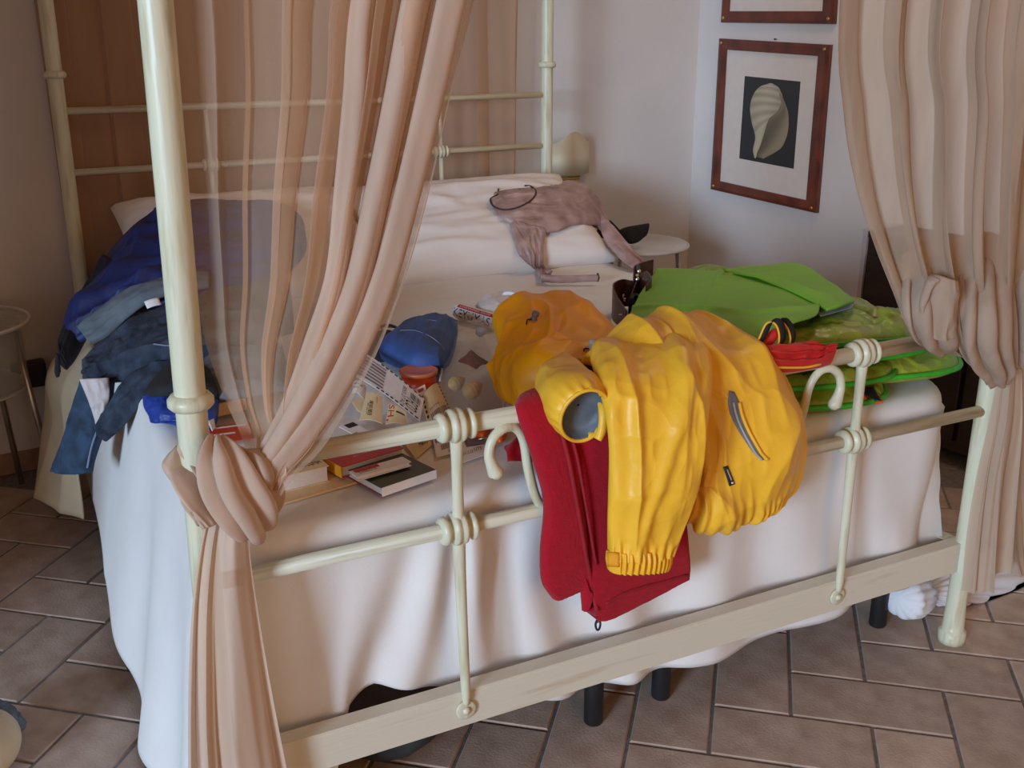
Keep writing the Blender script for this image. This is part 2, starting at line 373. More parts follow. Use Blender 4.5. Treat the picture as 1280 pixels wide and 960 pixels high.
# skirting
bm = bmesh.new(); boxbm(bm, rp(AL, 0), BW[1]*(AR-AL), BN*.012, (0, 0, .075)); struct(bmobj('baseboard_back', bm, m_skirt, None, .002))
bm = bmesh.new(); boxbm(bm, rp(AR-.012, .012), BW[1]*.012, BN*(BF-.02), (0, 0, .075)); struct(bmobj('baseboard_right', bm, m_skirt, None, .002))

# ================================================================ BED FRAME
BWD, BLN = 1.75, 2.15
zb, zm, zt, zcol = .2403, .6139, .8087, .925
h1, h2, hcol = 1.21, 1.017, 1.322
xa, xb = .419, 1.343
bed = thing('four_poster_bed', 'cream painted iron four poster bed frame with knotted rails', 'bed', (.875, 1.07, 0))
def post(x, y, lean, colz):
    zz = [0, .012, .03, .034, .05, .1, .4, zm, .93, 1.5, 2.12]
    rr = [.032, .033, .033, .027, .026, .0235, .0235, .0235, .0235, .0235, .0235]
    pts = [(x+lean*max(0, 1.5-z)/.9, y, z) for z in zz]
    p = tube('post', pts, rr, m_iron, bed, 20)
    xc = x+lean*max(0, 1.5-colz)/.9
    lathe('collar', [(-.013, .022), (-.012, .029), (-.006, .0345), (.003, .0345), (.010, .029), (.012, .022)], (xc, y, colz), (0, 0, 1), m_iron, p, 24)
    lathe('finial', [(0, .022), (.01, .03), (.03, .03), (.05, .015), (.055, .002)], (x, y, 2.12), (0, 0, 1), m_iron, p, 20)
post(0, 0, -.018, zcol); post(BWD, 0, 0, zcol); post(0, BLN, -.012, hcol); post(BWD, BLN, 0, hcol)
def rail(z, y, r, x0=0., x1=BWD): return tube('rail', [(x0, y, z), ((x0+x1)/2, y, z), (x1, y, z)], r, m_rail, bed, 16)
rail(zt, 0, .0165, -.012); rail(zm, 0, .0135, -.018)
for z in (h1, h2): rail(z, BLN, .0115)
# flat bottom rails: an angle iron with a turned top flange
def angle(name, P, X, inward, h=.072):
    bm = bmesh.new(); P = np.array(P, float); X = np.array(X, float); n = np.array(inward, float)
    boxbm(bm, P-[0, 0, h/2], X, n*.005, (0, 0, h)); boxbm(bm, P+[0, 0, h/2]-n*.0, X, n*.036, (0, 0, .005))
    return bmobj(name, bm, m_rail2 if X[0] > 1 else m_iron, bed, .0015, False, 1)
angle('bottom_rail', (-.018, -.006, zb-.005), (BWD+.018, 0, 0), (0, 1, 0))
angle('bottom_rail', (0, BLN, zb-.005), (BWD, 0, 0), (0, -1, 0))
angle('side_rail', (-.010, .02, zb), (0, BLN-.04, 0), (1, 0, 0), .05); angle('side_rail', (BWD+.006, .02, zb), (0, BLN-.04, 0), (-1, 0, 0), .05)
for a, b in (((0, 0), (BWD, 0)), ((0, BLN), (BWD, BLN)), ((0, 0), (0, BLN)), ((BWD, 0), (BWD, BLN))):
    tube('canopy_rail', [(a[0], a[1], 2.08), (b[0], b[1], 2.08)], .012, m_iron, bed, 12)
def knuckle(x, y, z, s=1.0):
    k = [(-.036, .017), (-.035, .024), (-.030, .028), (-.024, .028), (-.020, .022), (-.018, .019), (-.015, .021), (-.012, .031), (-.006, .033), (-.002, .029),
         (.002, .029), (.006, .033), (.012, .031), (.015, .021), (.019, .019), (.022, .023), (.026, .029), (.031, .029), (.035, .023), (.036, .017)]
    lathe('knuckle', [(t*s*.95, r*s*.93) for t, r in k], (x, y, z), (1, 0, 0), m_iron, bed, 28)
for x in (xa, xb):
    knuckle(x, 0, zt); knuckle(x, 0, zm)
    sg = -1 if x == xb else 1; dx = .012
    vb = tube('vertical_bar', [(x, -.004, zt-.02), (x, -.004, .74), (x, -.004, .66), (x, -.004, zm), (x+.001*sg, -.006, .5), (x+.003*sg, -.010, .34), (x+.004*sg, -.012, zb+.04), (x+.004*sg, -.012, zb+.012)],
              [.0125, .0105, .0105, .012, .0105, .0095, .009, .006], m_iron, bed, 14, 40)
    ft = lathe('foot_plate', [(0, .020), (.004, .020), (.005, .018)], (x+.004*sg, -.008, zb-.002), (0, -1, 0), m_iron, vb, 24)
    lathe('rivet', [(0, .0085), (.003, .008), (.006, .004), (.007, .001)], (x+.004*sg, -.013, zb-.002), (0, -1, 0), m_iron, vb, 14)
knuckle(1.30, BLN, h2, .8); knuckle(.45, BLN, h2, .8)
for x in (.45, 1.30): tube('head_bar', [(x, BLN, h2), (x, BLN, .3)], .008, m_iron, bed, 10); tube('head_bar', [(x, BLN, h1), (x, BLN, h2)], .007, m_iron, bed, 10)
# the two scrolls in the middle of the footboard
for sx in (1, -1):
    X = lambda x: x if sx == 1 else BWD-x
    pts = [(X(1.155), -.002, zm), (X(1.175), -.003, .64), (X(1.192), -.004, .70), (X(1.203), -.006, .76), (X(1.222), -.010, .789), (X(1.247), -.014, .793), (X(1.268), -.016, .778), (X(1.276), -.017, .752), (X(1.270), -.018, .728), (X(1.263), -.018, .712), (X(1.262), -.018, .703)]
    tube('scroll', pts, [.009, .009, .009, .0085, .0085, .009, .009, .009, .0115, .014, .006], m_iron, bed, 12, 60)

# ================================================================ BED BASE, MATTRESS
base = thing('slatted_bed', 'slatted bed base on black round legs under the white sheet', 'bed base', (.875, 1.05, 0))
box('base_frame', (.09, .10, .20), (1.57, 0, 0), (0, 1.98, 0), (0, 0, .09), m_dkwood, base, .004)
for x, y in ((.787, .125), (.972, .135), (1.640, .137), (.12, 1.95), (1.60, 1.95), (.875, 1.0)):
    lathe('leg', [(0, .020), (.004, .0215), (.19, .0215), (.20, .020)], (x, y, 0), (0, 0, 1), m_black, base, 20)
mt = box('mattress', (.06, .128, .29), (1.63, 0, 0), (0, 1.96, 0), (0, 0, .335), m_mattress, None, .03, 3)
tag(mt, 'thick mattress lying under the white bed sheet', 'mattress')

# ================================================================ WHITE BEDSPREAD
X0, X1, Y0, Y1, ZT, RC = .035, 1.715, .085, 2.11, .65, .11
def perimeter(n):
    """U-shaped edge: left side from the head, round the foot, right side back to the head"""
    P = []; Nn = []
    seg = [('l', Y1-(Y0+RC)), ('c1', RC*math.pi/2), ('f', X1-X0-2*RC), ('c2', RC*math.pi/2), ('r', Y1-(Y0+RC))]
    tot = sum(s for _, s in seg); d = np.linspace(0, tot, n); out = []
    for t in d:
        for k, L in seg:
            if t <= L+1e-9 or k == 'r': break
            t -= L
        if k == 'l': out.append((X0, Y1-t, -1, 0))
        elif k == 'f': out.append((X0+RC+t, Y0, 0, -1))
        elif k == 'r': out.append((X1, Y0+RC+t, 1, 0))
        elif k == 'c1': a = math.pi+t/RC; out.append((X0+RC+RC*math.cos(a), Y0+RC+RC*math.sin(a), math.cos(a), math.sin(a)))
        else: a = 1.5*math.pi+t/RC; out.append((X1-RC+RC*math.cos(a), Y0+RC+RC*math.sin(a), math.cos(a), math.sin(a)))
    return np.array(out), d, tot, seg
npm, nsk = 520, 46
PE, PD, PT, seg_ = perimeter(npm)
LL = seg_[0][1]; LC = seg_[1][1]; LF = seg_[2][1]
tt = PD; s = np.linspace(0, 1, nsk)
# hem height along the edge (head-left ... corner ... foot ... right)
def hemz(t):
    y_left = Y1-t
    k = [(0, .30), (LL-1.2, .14), (LL-.75, .10), (LL-.5, .06), (LL-.30, .015), (LL, .006), (LL+LC, .012), (LL+LC+.02, .06), (LL+LC+.07, .27), (LL+LC+.13, .295), (LL+LC+.19, .275), (LL+LC+.28, .24), (LL+LC+.40, .17), (LL+LC+.55, .135),
         (LL+LC+.72, .125), (LL+LC+1.0, .115), (LL+LC+1.25, .13), (LL+LC+LF, .155), (LL+2*LC+LF, .19), (PT, .2)]
    return np.interp(t, [a for a, _ in k], [b for _, b in k])
HZ = hemz(tt)
fold = (ridge(tt*7.3, 0*tt, 3, 1.3)*.55+vn(tt*13., 0*tt, 9)*.45-.45)
fold2 = ridge(tt*4.1+2.3, 0*tt, 21, 2.)-.35
flare = np.interp(tt, [0, LL-1.3, LL-.9, LL-.5, LL-.2, LL+LC*.5, LL+LC+.1, LL+LC+.4, LL+LC+LF, PT], [.05, .10, .115, .10, .11, .09, .02, .005, .02, .06])
famp = np.interp(tt, [0, LL-.2, LL+LC, LL+LC+.5, LL+LC+1.0, LL+LC+LF, PT], [.026, .030, .04, .034, .026, .034, .04])
tl = np.where(tt < LL, tt*.5, LL*.5+(tt-LL)); isl = np.interp(tt, [LL-.1, LL+.1], [0, 1])
ring = []
for i, q in enumerate(s):
    # first tenth rounds over the mattress edge, then the sheet hangs
    if q < .12:
        a = q/.12*math.pi/2; off = .035*math.sin(a); z = ZT-.035*(1-math.cos(a)); w = 0*tt
    else:
        w = (q-.12)/.88*np.ones_like(tt); off = .035; z = ZT-.035 - w*(ZT-.035-HZ)
    sh = .28*w*np.sin(tt*3.1)                        # folds slant a little
    ff = (.5+.5*np.sin(2*np.pi*((tl+sh*.35)*3.6+1.2*vn(tl*2, .6*w, 3))))*.74+vn((tl+sh*.45)*6.5, w*1.2, 9)*.26-.45
    f2 = vn((tl+sh*.4)*4.1+2.3, 0*tt+w*.5, 21)-.35
    o_ = off + flare*w**1.1 + famp*(w**.8)*ff*1.3 + famp*.8*w*f2 + .006*(vn(tt*30, w*9, 4)-.5)*(w > 0)*isl
    # keep the foot clear of the rails
    isf = (tt > LL+LC*.6) & (tt < LL+LC*1.4+LF)
    o_ = np.where(isf, .046*min(1, q/.12) - (w**.5)*(.032*(.5+.5*np.sin(2*np.pi*((tt+sh*.5)*5.2+1.6*vn(tt*2.3, .7*w+0*tt, 77))))*(.25+.75*vn(tt*3.7+5, .8*w+0*tt, 76))*1.6+.018*vn((tt+sh*.3)*8, .7*w, 78))*np.interp(tt, [0, LL+LC*.6, LL+LC+.6, LL+LC+.9, PT], [1, 1, 1, .65, 1]) - .006*w*vn(tt*19, w*2, 79), o_)
    o_ = np.where(isf & (q < .12), off, o_)
    ring.append(np.stack([PE[:, 0]+PE[:, 2]*o_, PE[:, 1]+PE[:, 3]*o_, z*np.ones_like(tt)], 1))
RG = np.array(ring)
VS = [RG.reshape(-1, 3)]; FS = gridfaces(nsk, npm)
# top: rings shrinking to the middle line so one skin covers it all
NT = 40; mid = np.stack([np.full(npm, .875), np.clip(PE[:, 1], .8, Y1), np.full(npm, ZT)], 1)
tops = []
for k in range(1, NT+1):
    f = k/NT; P = RG[0]*(1-f)+mid*f
    P[:, 2] = ZT + .012*(vn(P[:, 0]*5, P[:, 1]*5, 31)-.5)*min(1, f*6) + .006*(crumple(P[:, 0], P[:, 1], 4, 6, 40)-.4)*min(1, f*6)
    tops.append(P)
TP = np.array([RG[0]]+tops); o1 = nsk*npm
VS.append(TP[1:].reshape(-1, 3))
for j in range(npm-1): FS.append((j, j+1, o1+j+1, o1+j))
FS += gridfaces(NT, npm, o1)
# back edge of the middle
spread = mesh('bedspread', np.concatenate(VS), FS, m_sheet)
bm = bmesh.new(); bm.from_mesh(spread.data); bmesh.ops.remove_doubles(bm, verts=bm.verts, dist=.0004); bmesh.ops.recalc_face_normals(bm, faces=bm.faces); bm.to_mesh(spread.data); bm.free()
tag(spread, 'white cotton bedspread hanging in folds over the foot of the bed', 'bedspread')
mod = spread.modifiers.new('thickness', 'SOLIDIFY'); mod.thickness = .003; mod.offset = 0

# cream blanket hanging at the far left of the bed
rows = []
for y, xt, xm, xl, zl in ((2.06, .06, -.02, -.06, .20), (1.9, .05, -.06, -.11, .16), (1.72, .04, -.13, -.235, .13), (1.58, .03, -.14, -.235, .14), (1.44, .02, -.09, -.14, .12)):
    rows.append([(xt+.12, y, ZT+.022), (xt-.01, y, ZT+.015), (xm-.01, y, .52), (xm-.035+.02*math.sin(y*17), y, .36), (xl, y, zl)])
cb = cloth('blanket', rows, 60, 60, m_cream, None, .006, disp=lambda s, c, G: .022*c*(ridge(s*5, c*.4, 8)-.4), dispedge=False, face=(-1, 0, .5))
tag(cb, 'cream blanket hanging down the far left side of the bed', 'blanket')

# ================================================================ PILLOWS
def pillow(cx, cy, cz, w, d, t, tilt, name, label, seed, mat=m_pillow, group=None):
    n = 46; V = []; u = np.linspace(-1, 1, n)
    U, Vv = np.meshgrid(u, u, indexing='ij')
    def shape(sgn):
        e = np.clip((1-np.abs(U)**4), 0, 1)**.5*np.clip((1-np.abs(Vv)**4), 0, 1)**.5
        sq = 1-.05*(1-np.abs(Vv)**2)*np.abs(U)**6
        x = U*w/2*(1-.06*(1-Vv**2)*U**2); y = Vv*d/2*(1-.06*(1-U**2)*Vv**2)
        z = sgn*t/2*e + e*(.022*(crumple(U, Vv, 1.6, 2.6, seed)-.45)+.014*(ridge(U*2.4+Vv*.8, Vv*6.5, seed+8, 1.5)-.4)*(.3+.7*np.clip(-Vv*1.4, 0, 1))+.02*(ridge(U*.9+Vv*.5, Vv*2.4, seed+3, 2)-.4)*np.abs(Vv))
        return x, y, z
    a = math.radians(tilt); P = []
    for sgn in (1, -1):
        x, y, z = shape(sgn)
        P.append(np.stack([cx+x, cy+y*math.cos(a)-z*math.sin(a), cz+y*math.sin(a)+z*math.cos(a)], -1).reshape(-1, 3))
    F = gridfaces(n, n)+gridfaces(n, n, n*n, True); o1 = n*n
    for j in range(n-1):
        for (p, q) in ((j, j+1), ((n-1)*n+j+1, (n-1)*n+j), ((j+1)*n, j*n), (j*n+n-1, (j+1)*n+n-1)): F.append((q, p, o1+p, o1+q))
    o = mesh(name, np.concatenate(P), F, mat); bm = bmesh.new(); bm.from_mesh(o.data); bmesh.ops.remove_doubles(bm, verts=bm.verts, dist=.0008); bmesh.ops.recalc_face_normals(bm, faces=bm.faces); bm.to_mesh(o.data); bm.free()
    return tag(o, label, 'pillow', group)
pil_r = pillow(1.31, 1.83, .785, .90, .52, .16, 30, 'pillow', 'white pillow leaning on the headboard under the mauve top', 50)
pil_l = pillow(.50, 1.85, .785, .80, .52, .16, 30, 'pillow', 'white pillow partly covered by the navy jacket at the bed head', 60)

# ================================================================ CURTAINS
def pleated(name, rows, nr, nc, mat, parent, pleat, amp, over, seed=0, face=(0, -1, 0), wob=.5, fall=None):
    """hanging curtain: rows of left/right (or more) points, S-shaped pleats that overlap each other"""
    G0 = crm(np.array(rows, float), nr); s, c = np.meshgrid(np.linspace(0, 1, nr), np.linspace(0, 1, nc), indexing='ij')
    ph = 2*math.pi*pleat(c) + wob*(vn(s*1.3, c*4, seed)-.5)*2*math.pi*.5
    A = amp(s, c)
    c2 = np.clip(c + over(s, c)*np.sin(2*ph+.6), 0, 1)
    k = G0.shape[1]; tc = c2*(k-1); i = np.minimum(tc.astype(int), k-2); f = (tc-i)[..., None]; r = np.arange(nr)[:, None]
    G = G0[r, i]*(1-f)+G0[r, i+1]*f
    fc = np.array(face, float)
    G = G + fc*(A*np.sin(ph) + .3*A*np.sin(2.3*ph+seed+3*s))[..., None]
    return mesh(name, G.reshape(-1, 3), gridfaces(nr, nc), mat, parent)
def P(l):                                                # ('y', u, v, y) style shorthand
    return [py(u, v, y) for u, v, y in l]
cu = thing('bed_curtain', 'sheer peach curtain knotted around the front left bed post', 'curtain', (.05, -.03, 0))
rows = [[(.0, .012, 2.07), (.31, -.01, 2.07), (.60, -.01, 2.07)], [(.003, .014, 1.86), (.285, -.012, 1.86), (.54, -.012, 1.86)], [(.006, .017, 1.66), (.262, -.016, 1.66), (.487, -.016, 1.66)]] + [P(r) for r in (
    [(214, 0, .02), (400, 0, -.02), (581, 0, -.02)], [(224, 120, .02), (395, 120, -.025), (551, 120, -.03)], [(232, 240, .02), (380, 240, -.03), (524, 240, -.045)],
    [(244, 350, .02), (370, 350, -.035), (496, 340, -.055)], [(258, 430, .015), (350, 440, -.045), (462, 430, -.065)], [(282, 500, 0), (345, 505, -.055), (425, 500, -.075)],
    [(300, 540, -.02), (350, 545, -.07), (392, 553, -.085)], [(312, 575, -.05), (335, 578, -.08), (356, 590, -.09)], [(318, 602, -.06), (328, 605, -.08), (342, 612, -.09)])]
pleated('panel', rows, 110, 420, m_curt, cu, lambda c: 1.3*c+4.9*c**1.9, lambda s, c: (.012+.032*c)*(1-.5*s), lambda s, c: .022+.034*c, 3, face=(.15, -1, 0), wob=.16)
# thick rolls of gathered cloth along the open edge
def roll(name, pts, r0, r1, parent, mat, seed):
    a = np.array(pts, float); n = 60; seg = 18; C = crm(a, n); R = np.interp(np.linspace(0, 1, n), [0, .5, 1], [r0, (r0+r1)/2, r1]); V = []
    T = np.gradient(C, axis=0); T /= np.linalg.norm(T, axis=1, keepdims=True)
    for i in range(n):
        u = np.cross(T[i], [0, 1, 0]); u /= np.linalg.norm(u); w = np.cross(T[i], u)
        for k in range(seg):
            g = 2*math.pi*k/seg; q = R[i]*(1+.16*math.sin(3*g+seed+i*.006)+.10*math.sin(2*g+i*.012))
            V.append(C[i]+u*math.cos(g)*q+w*math.sin(g)*q*.8)
    return mesh(name, V, [(i*seg+k, i*seg+(k+1) % seg, (i+1)*seg+(k+1) % seg, (i+1)*seg+k) for i in range(n-1) for k in range(seg)], mat, parent)
roll('edge_fold', [(.56, -.03, 2.07), (.505, -.04, 1.86), (.455, -.045, 1.66)]+P([(562, 0, -.05), (536, 120, -.055), (508, 240, -.065), (480, 345, -.075), (446, 430, -.085), (406, 505, -.09), (362, 565, -.095), (325, 604, -.09)]), .022, .015, cu, m_curt_thick, 0)
roll('edge_fold', [(.50, -.02, 2.07), (.45, -.03, 1.86), (.408, -.035, 1.66)]+P([(520, 0, -.04), (497, 120, -.05), (472, 240, -.06), (447, 345, -.068), (415, 430, -.08), (380, 500, -.088), (345, 560, -.09), (318, 598, -.085)]), .021, .013, cu, m_curt_thick, 2)
roll('edge_fold', [(.40, -.01, 2.07), (.365, -.02, 1.86), (.333, -.025, 1.66)]+P([(452, 0, -.03), (444, 120, -.04), (432, 240, -.05), (420, 345, -.058), (392, 430, -.066), (366, 500, -.072), (338, 555, -.075), (316, 592, -.07)]), .019, .010, cu, m_curt_thick, 4)
# the knot: fans of cloth pulled round the post
def fan(name, rows, parent, mat, puff, nf, seed, nr=44, nc=60, back=.02):
    return cloth(name, rows, nr, nc, mat, parent, .002, puff, back, 2.4, None,
                 lambda s, c, G: .034*(.25+.75*np.sin(np.pi*np.clip(s*1.1, 0, 1)))*(np.abs(np.sin(np.pi*nf*(c+.05*np.sin(4*s))+seed+.8*s))**.7-.6)+.006*(ridge(s*2, c*5, seed)-.5))
fan('knot', [P([(258, 552, -.035), (268, 556, -.045), (280, 556, -.04)]), P([(252, 575, -.05), (278, 580, -.09), (310, 568, -.07)]), P([(256, 605, -.055), (292, 612, -.105), (340, 588, -.08)]),
             P([(272, 635, -.06), (310, 642, -.105), (352, 606, -.08)]), P([(290, 652, -.055), (318, 662, -.08), (344, 630, -.07)]), P([(300, 655, -.04), (312, 660, -.05), (325, 650, -.045)])], cu, m_curt_thick, .016, 4.2, .5)
fan('knot_wrap', [P([(236, 560, .03), (233, 580, .03)]), P([(250, 590, -.030), (228, 612, -.01)]), P([(268, 628, -.045), (240, 640, -.03)]), P([(275, 650, -.05), (252, 662, -.045)])], cu, m_curt_thick, .018, 1.2, 2.)
fan('knot_wrap', [P([(236, 545, .0), (230, 600, .02)]), P([(228, 555, .01), (228, 630, -.01)]), P([(240, 600, -.02), (250, 658, -.035)])], cu, m_curt_thick, .014, 1., 0.)
fan('knot_lobe', [P([(300, 568, -.06), (330, 560, -.07)]), P([(318, 590, -.09), (358, 578, -.09)]), P([(326, 610, -.09), (350, 606, -.09)])], cu, m_curt_thick, .016, .8, 1.)
rows = [P(r) for r in ([(258, 640, -.04), (285, 642, -.06), (312, 640, -.05)], [(247, 690, -.035), (280, 690, -.06), (313, 690, -.05)], [(238, 760, -.03), (280, 760, -.06), (322, 760, -.045)], [(234, 840, -.03), (285, 840, -.06), (335, 840, -.045)],
                       [(233, 920, -.03), (290, 920, -.06), (350, 920, -.045)], [(234, 1000, -.03), (300, 1000, -.06), (366, 1000, -.045)], [(238, 1090, -.03), (310, 1090, -.055), (382, 1080, -.04)])]
pleated('tail', rows, 60, 200, m_curt_thick, cu, lambda c: 3.4*c+.5*np.sin(5*c), lambda s, c: .004+.009*s, lambda s, c: .012+.012*s, 7, wob=.5)

cr = thing('bed_curtain', 'sheer tan curtain knotted around the front right bed post', 'curtain', (1.75, -.03, 0))
rows = [[(1.16, -.01, 2.07), (1.5, -.02, 2.07), (1.80, .0, 2.07)]] + [P(r) for r in (
    [(1044, 0, -.02), (1180, 0, -.04), (1325, 0, -.03)], [(1050, 140, -.02), (1182, 140, -.05), (1312, 140, -.03)], [(1066, 230, -.02), (1180, 230, -.05), (1304, 230, -.03)], [(1088, 300, -.025), (1182, 300, -.055), (1298, 300, -.035)],
    [(1112, 360, -.03), (1190, 360, -.06), (1290, 360, -.04)], [(1136, 415, -.035), (1195, 415, -.065), (1284, 420, -.04)], [(1170, 440, -.04), (1210, 445, -.065), (1272, 455, -.04)])]
pleated('panel', rows, 90, 360, m_curt_r, cr, lambda c: .2+5.2*c**1.1, lambda s, c: (.042+.0*c)*(1-.35*s)*np.minimum(1, c*4+.2), lambda s, c: .026+.012*c, 11, wob=.14)
def ellipse_pts(u, v, ru, rv, y, n=9): return [py(u+ru*math.cos(a), v+rv*math.sin(a), y) for a in np.linspace(0, 2*math.pi, n)]
fan('knot', [P([(1128, 318, .02), (1165, 310, .02), (1200, 318, .02)]), P([(1128, 380, -.06), (1165, 375, -.075), (1205, 380, -.065)]), P([(1138, 418, -.06), (1172, 420, -.08), (1215, 415, -.065)]), P([(1160, 432, -.045), (1180, 436, -.05), (1205, 430, -.045)])], cr, m_curt_thick_r, .016, 3.2, 1.)
fan('knot_lobe', [P([(1160, 352, -.10), (1178, 346, -.105), (1195, 352, -.10)]), P([(1152, 385, -.10), (1172, 385, -.095), (1198, 385, -.10)]), P([(1158, 418, -.09), (1175, 424, -.095), (1195, 415, -.09)])], cr, m_curt_thick_r, .012, 1.1, 2.)
fan('knot', [P([(1190, 300, .02), (1225, 295, .02), (1262, 300, .02)]), P([(1190, 390, -.07), (1225, 390, -.095), (1268, 390, -.06)]), P([(1196, 432, -.07), (1230, 438, -.095), (1268, 440, -.06)]), P([(1222, 456, -.06), (1242, 462, -.08), (1266, 462, -.055)]), P([(1232, 472, -.05), (1245, 476, -.06), (1258, 474, -.05)])], cr, m_curt_thick_r, .018, 4.2, .2)
fan('knot', [P([(1258, 310, .02), (1280, 300, .02), (1310, 310, .02)]), P([(1262, 390, -.05), (1290, 390, -.07), (1316, 390, -.05)]), P([(1262, 430, -.05), (1285, 440, -.06), (1306, 430, -.04)]), P([(1264, 452, -.05), (1276, 456, -.05), (1290, 450, -.04)])], cr, m_curt_thick_r, .016, 2.8, 1.2)
rows = [P(r) for r in ([(1250, 462, -.035), (1262, 462, -.05), (1276, 462, -.04)], [(1237, 530, -.035), (1255, 530, -.055), (1275, 530, -.045)], [(1222, 600, -.04), (1242, 600, -.06), (1268, 600, -.05)], [(1210, 670, -.04), (1235, 672, -.065), (1262, 670, -.05)], [(1203, 738, -.04), (1230, 741, -.065), (1258, 712, -.05)])]
pleated('tail', rows, 50, 120, m_curt_thick_r, cr, lambda c: 2.2*c, lambda s, c: .004+.012*s, lambda s, c: .03+.01*s, 5, wob=.3)
rows = [P(r) for r in ([(1268, 455, -.02), (1285, 455, -.03), (1300, 455, -.02)], [(1262, 540, -.01), (1288, 540, -.03), (1314, 540, -.01)], [(1259, 620, -.005), (1294, 620, -.03), (1330, 620, -.01)], [(1257, 690, 0), (1300, 690, -.03), (1345, 690, -.01)], [(1262, 716, 0), (1302, 726, -.03), (1350, 722, -.01)])]
pleated('tail', rows, 50, 140, m_curt_thick_r, cr, lambda c: 2.6*c, lambda s, c: .004+.014*s, lambda s, c: .03+.01*s, 9, wob=.3)

cb_ = thing('bed_curtain', 'tan sheer curtain hanging flat behind the headboard rails', 'curtain', (.85, 2.2, 0))
rows = [[(-.03, 2.192, z), (.5, 2.21, z), (1.1, 2.235, z), (1.665+dx, 2.25, z)] for z, dx in ((2.07, .03), (1.5, .01), (.9, 0), (.12, -.01))]
pleated('panel', rows, 30, 420, m_curt_back, cb_, lambda c: 4.4*c+.8*np.sin(c*5), lambda s, c: .008+.012*c, lambda s, c: .045+0*c, 15, wob=.1)

# ================================================================ ON THE WALLS
def wallq(u, v, off): return pr(u, v, off)
def picture(corners, inner, photo, label, shell):
    """frame outer corners, mat opening, photograph corners (TL TR BR BL), all on the right wall"""
    c0 = np.mean([pr(*q) for q in corners], 0)
    t = thing('framed_picture', label, 'picture', c0, 'shell pictures on the right wall')
    O = [pr(*q, 0.) for q in corners]; I = [pr(*q, 0.) for q in inner]; H = RN*.022
    for k in range(4):
        a, b, c, d = O[k], O[(k+1) % 4], I[(k+1) % 4], I[k]
        V = [a+RN*.001, b+RN*.001, c+RN*.001, d+RN*.001, a+H*.85, b+H*.85, c+H*.75, d+H*.75, (a*.7+d*.3)+H, (b*.7+c*.3)+H]
        F = [(0, 1, 2, 3), (0, 4, 5, 1), (4, 8, 9, 5), (8, 7, 6, 9), (7, 3, 2, 6), (0, 3, 7, 8, 4), (1, 5, 9, 6, 2)]
        mesh('frame_side', V, F, m_wood, t, False)
        lathe('corner_stud', [(0, .0075), (.002, .007), (.003, .002)], O[k]*.6+I[k]*.4+H*.98, RN, m_brass, t, 12)
    Mq = [q+RN*.008 for q in I]
    mesh('mat_board', Mq+[q-RN*.006 for q in Mq], [(0, 1, 2, 3), (7, 6, 5, 4), (0, 4, 5, 1), (1, 5, 6, 2), (2, 6, 7, 3), (3, 7, 4, 0)], m_mat, t, False)
    Q = [pr(*q, .0087) for q in photo]
    ph = mesh('photograph', Q+[q-RN*.0006 for q in Q], [(0, 1, 2, 3), (7, 6, 5, 4), (0, 4, 5, 1), (1, 5, 6, 2), (2, 6, 7, 3), (3, 7, 4, 0)], m_photo, t, False)
    if shell:
        def prt(name, L, R, off, fcol, nr=70, nc=24):
            a = crm(np.array([[880+x/3.2, y/3.2] for x, y in L]), nr); b = crm(np.array([[880+x/3.2, y/3.2] for x, y in R]), nr); V = []; cols = []
            for i in range(nr):
                for j in range(nc):
                    f = j/(nc-1); q = a[i]*(1-f)+b[i]*f; V.append(pr(q[0], q[1], off)); cols.append(fcol(i/(nr-1), f))
            o = mesh(name, V, gridfaces(nr, nc), m_print, ph); at = o.data.color_attributes.new('print', 'FLOAT_COLOR', 'POINT')
            at.data.foreach_set('color', np.array([(*c, 1) for c in cols], 'f').ravel()); return o
        def body(s, f):
            k = .62+.30*math.sin(math.pi*(f*.8+.12)); r = .85+.15*math.sin(2*math.pi*(9*s**.8-1.1*(f-.4)**2)); r = 1 if s > .62 else r
            return tuple(x*k*r for x in (.56, .50, .36))
        def aper(s, f):
            k = .22+.16*f+.08*math.sin(6*s+5*f); return tuple(x*k for x in (.72, .60, .40))
        prt('shell_print', [(262, 333), (222, 348), (196, 382), (184, 430), (190, 485), (203, 535), (204, 560), (196, 600), (202, 632)], [(272, 333), (300, 352), (316, 395), (308, 420), (290, 450), (262, 475), (246, 515), (232, 570), (206, 634)], .0092, body)
        prt('shell_print', [(300, 372), (308, 420), (288, 452), (262, 477), (246, 517), (226, 580), (210, 622), (232, 634)], [(306, 372), (326, 415), (337, 455), (338, 500), (331, 545), (310, 590), (280, 612), (240, 634)], .0093, aper)
    return t
m_print = bpy.data.materials.new('printed_photograph'); m_print.use_nodes = True
_a = m_print.node_tree.nodes.new('ShaderNodeVertexColor'); _a.layer_name = 'print'; m_print.node_tree.links.new(_a.outputs[0], m_print.node_tree.nodes['Principled BSDF'].inputs['Base Color'])
m_print.node_tree.nodes['Principled BSDF'].inputs['Roughness'].default_value = .5
picture([(903, 48), (1041.5, 56), (1024, 266), (892, 236)], [(911, 62), (1026, 70), (1011, 250), (902, 226)], [(931, 95), (1000.6, 102), (992, 211), (924, 198)],
        'brown wooden framed photograph of a pale seashell on the right wall', True)
pic2 = picture([(917.5, -172), (1060, -190), (1046, 30), (905, 28)], [(925, -158), (1045, -174), (1031.5, 14), (914, 14)], [(944, -122), (1018, -134), (1012, -30), (939, -26)],
        'brown wooden framed picture above the seashell photograph, cut by the image top', False)
lathe('picture_nail', [(0, .002), (.012, .002), (.013, .004), (.015, .003)], pr(971, 49, 0), RN, m_black, None, 8)
tag(bpy.data.objects['picture_nail'], 'small dark nail in the wall above the seashell picture', 'nail')

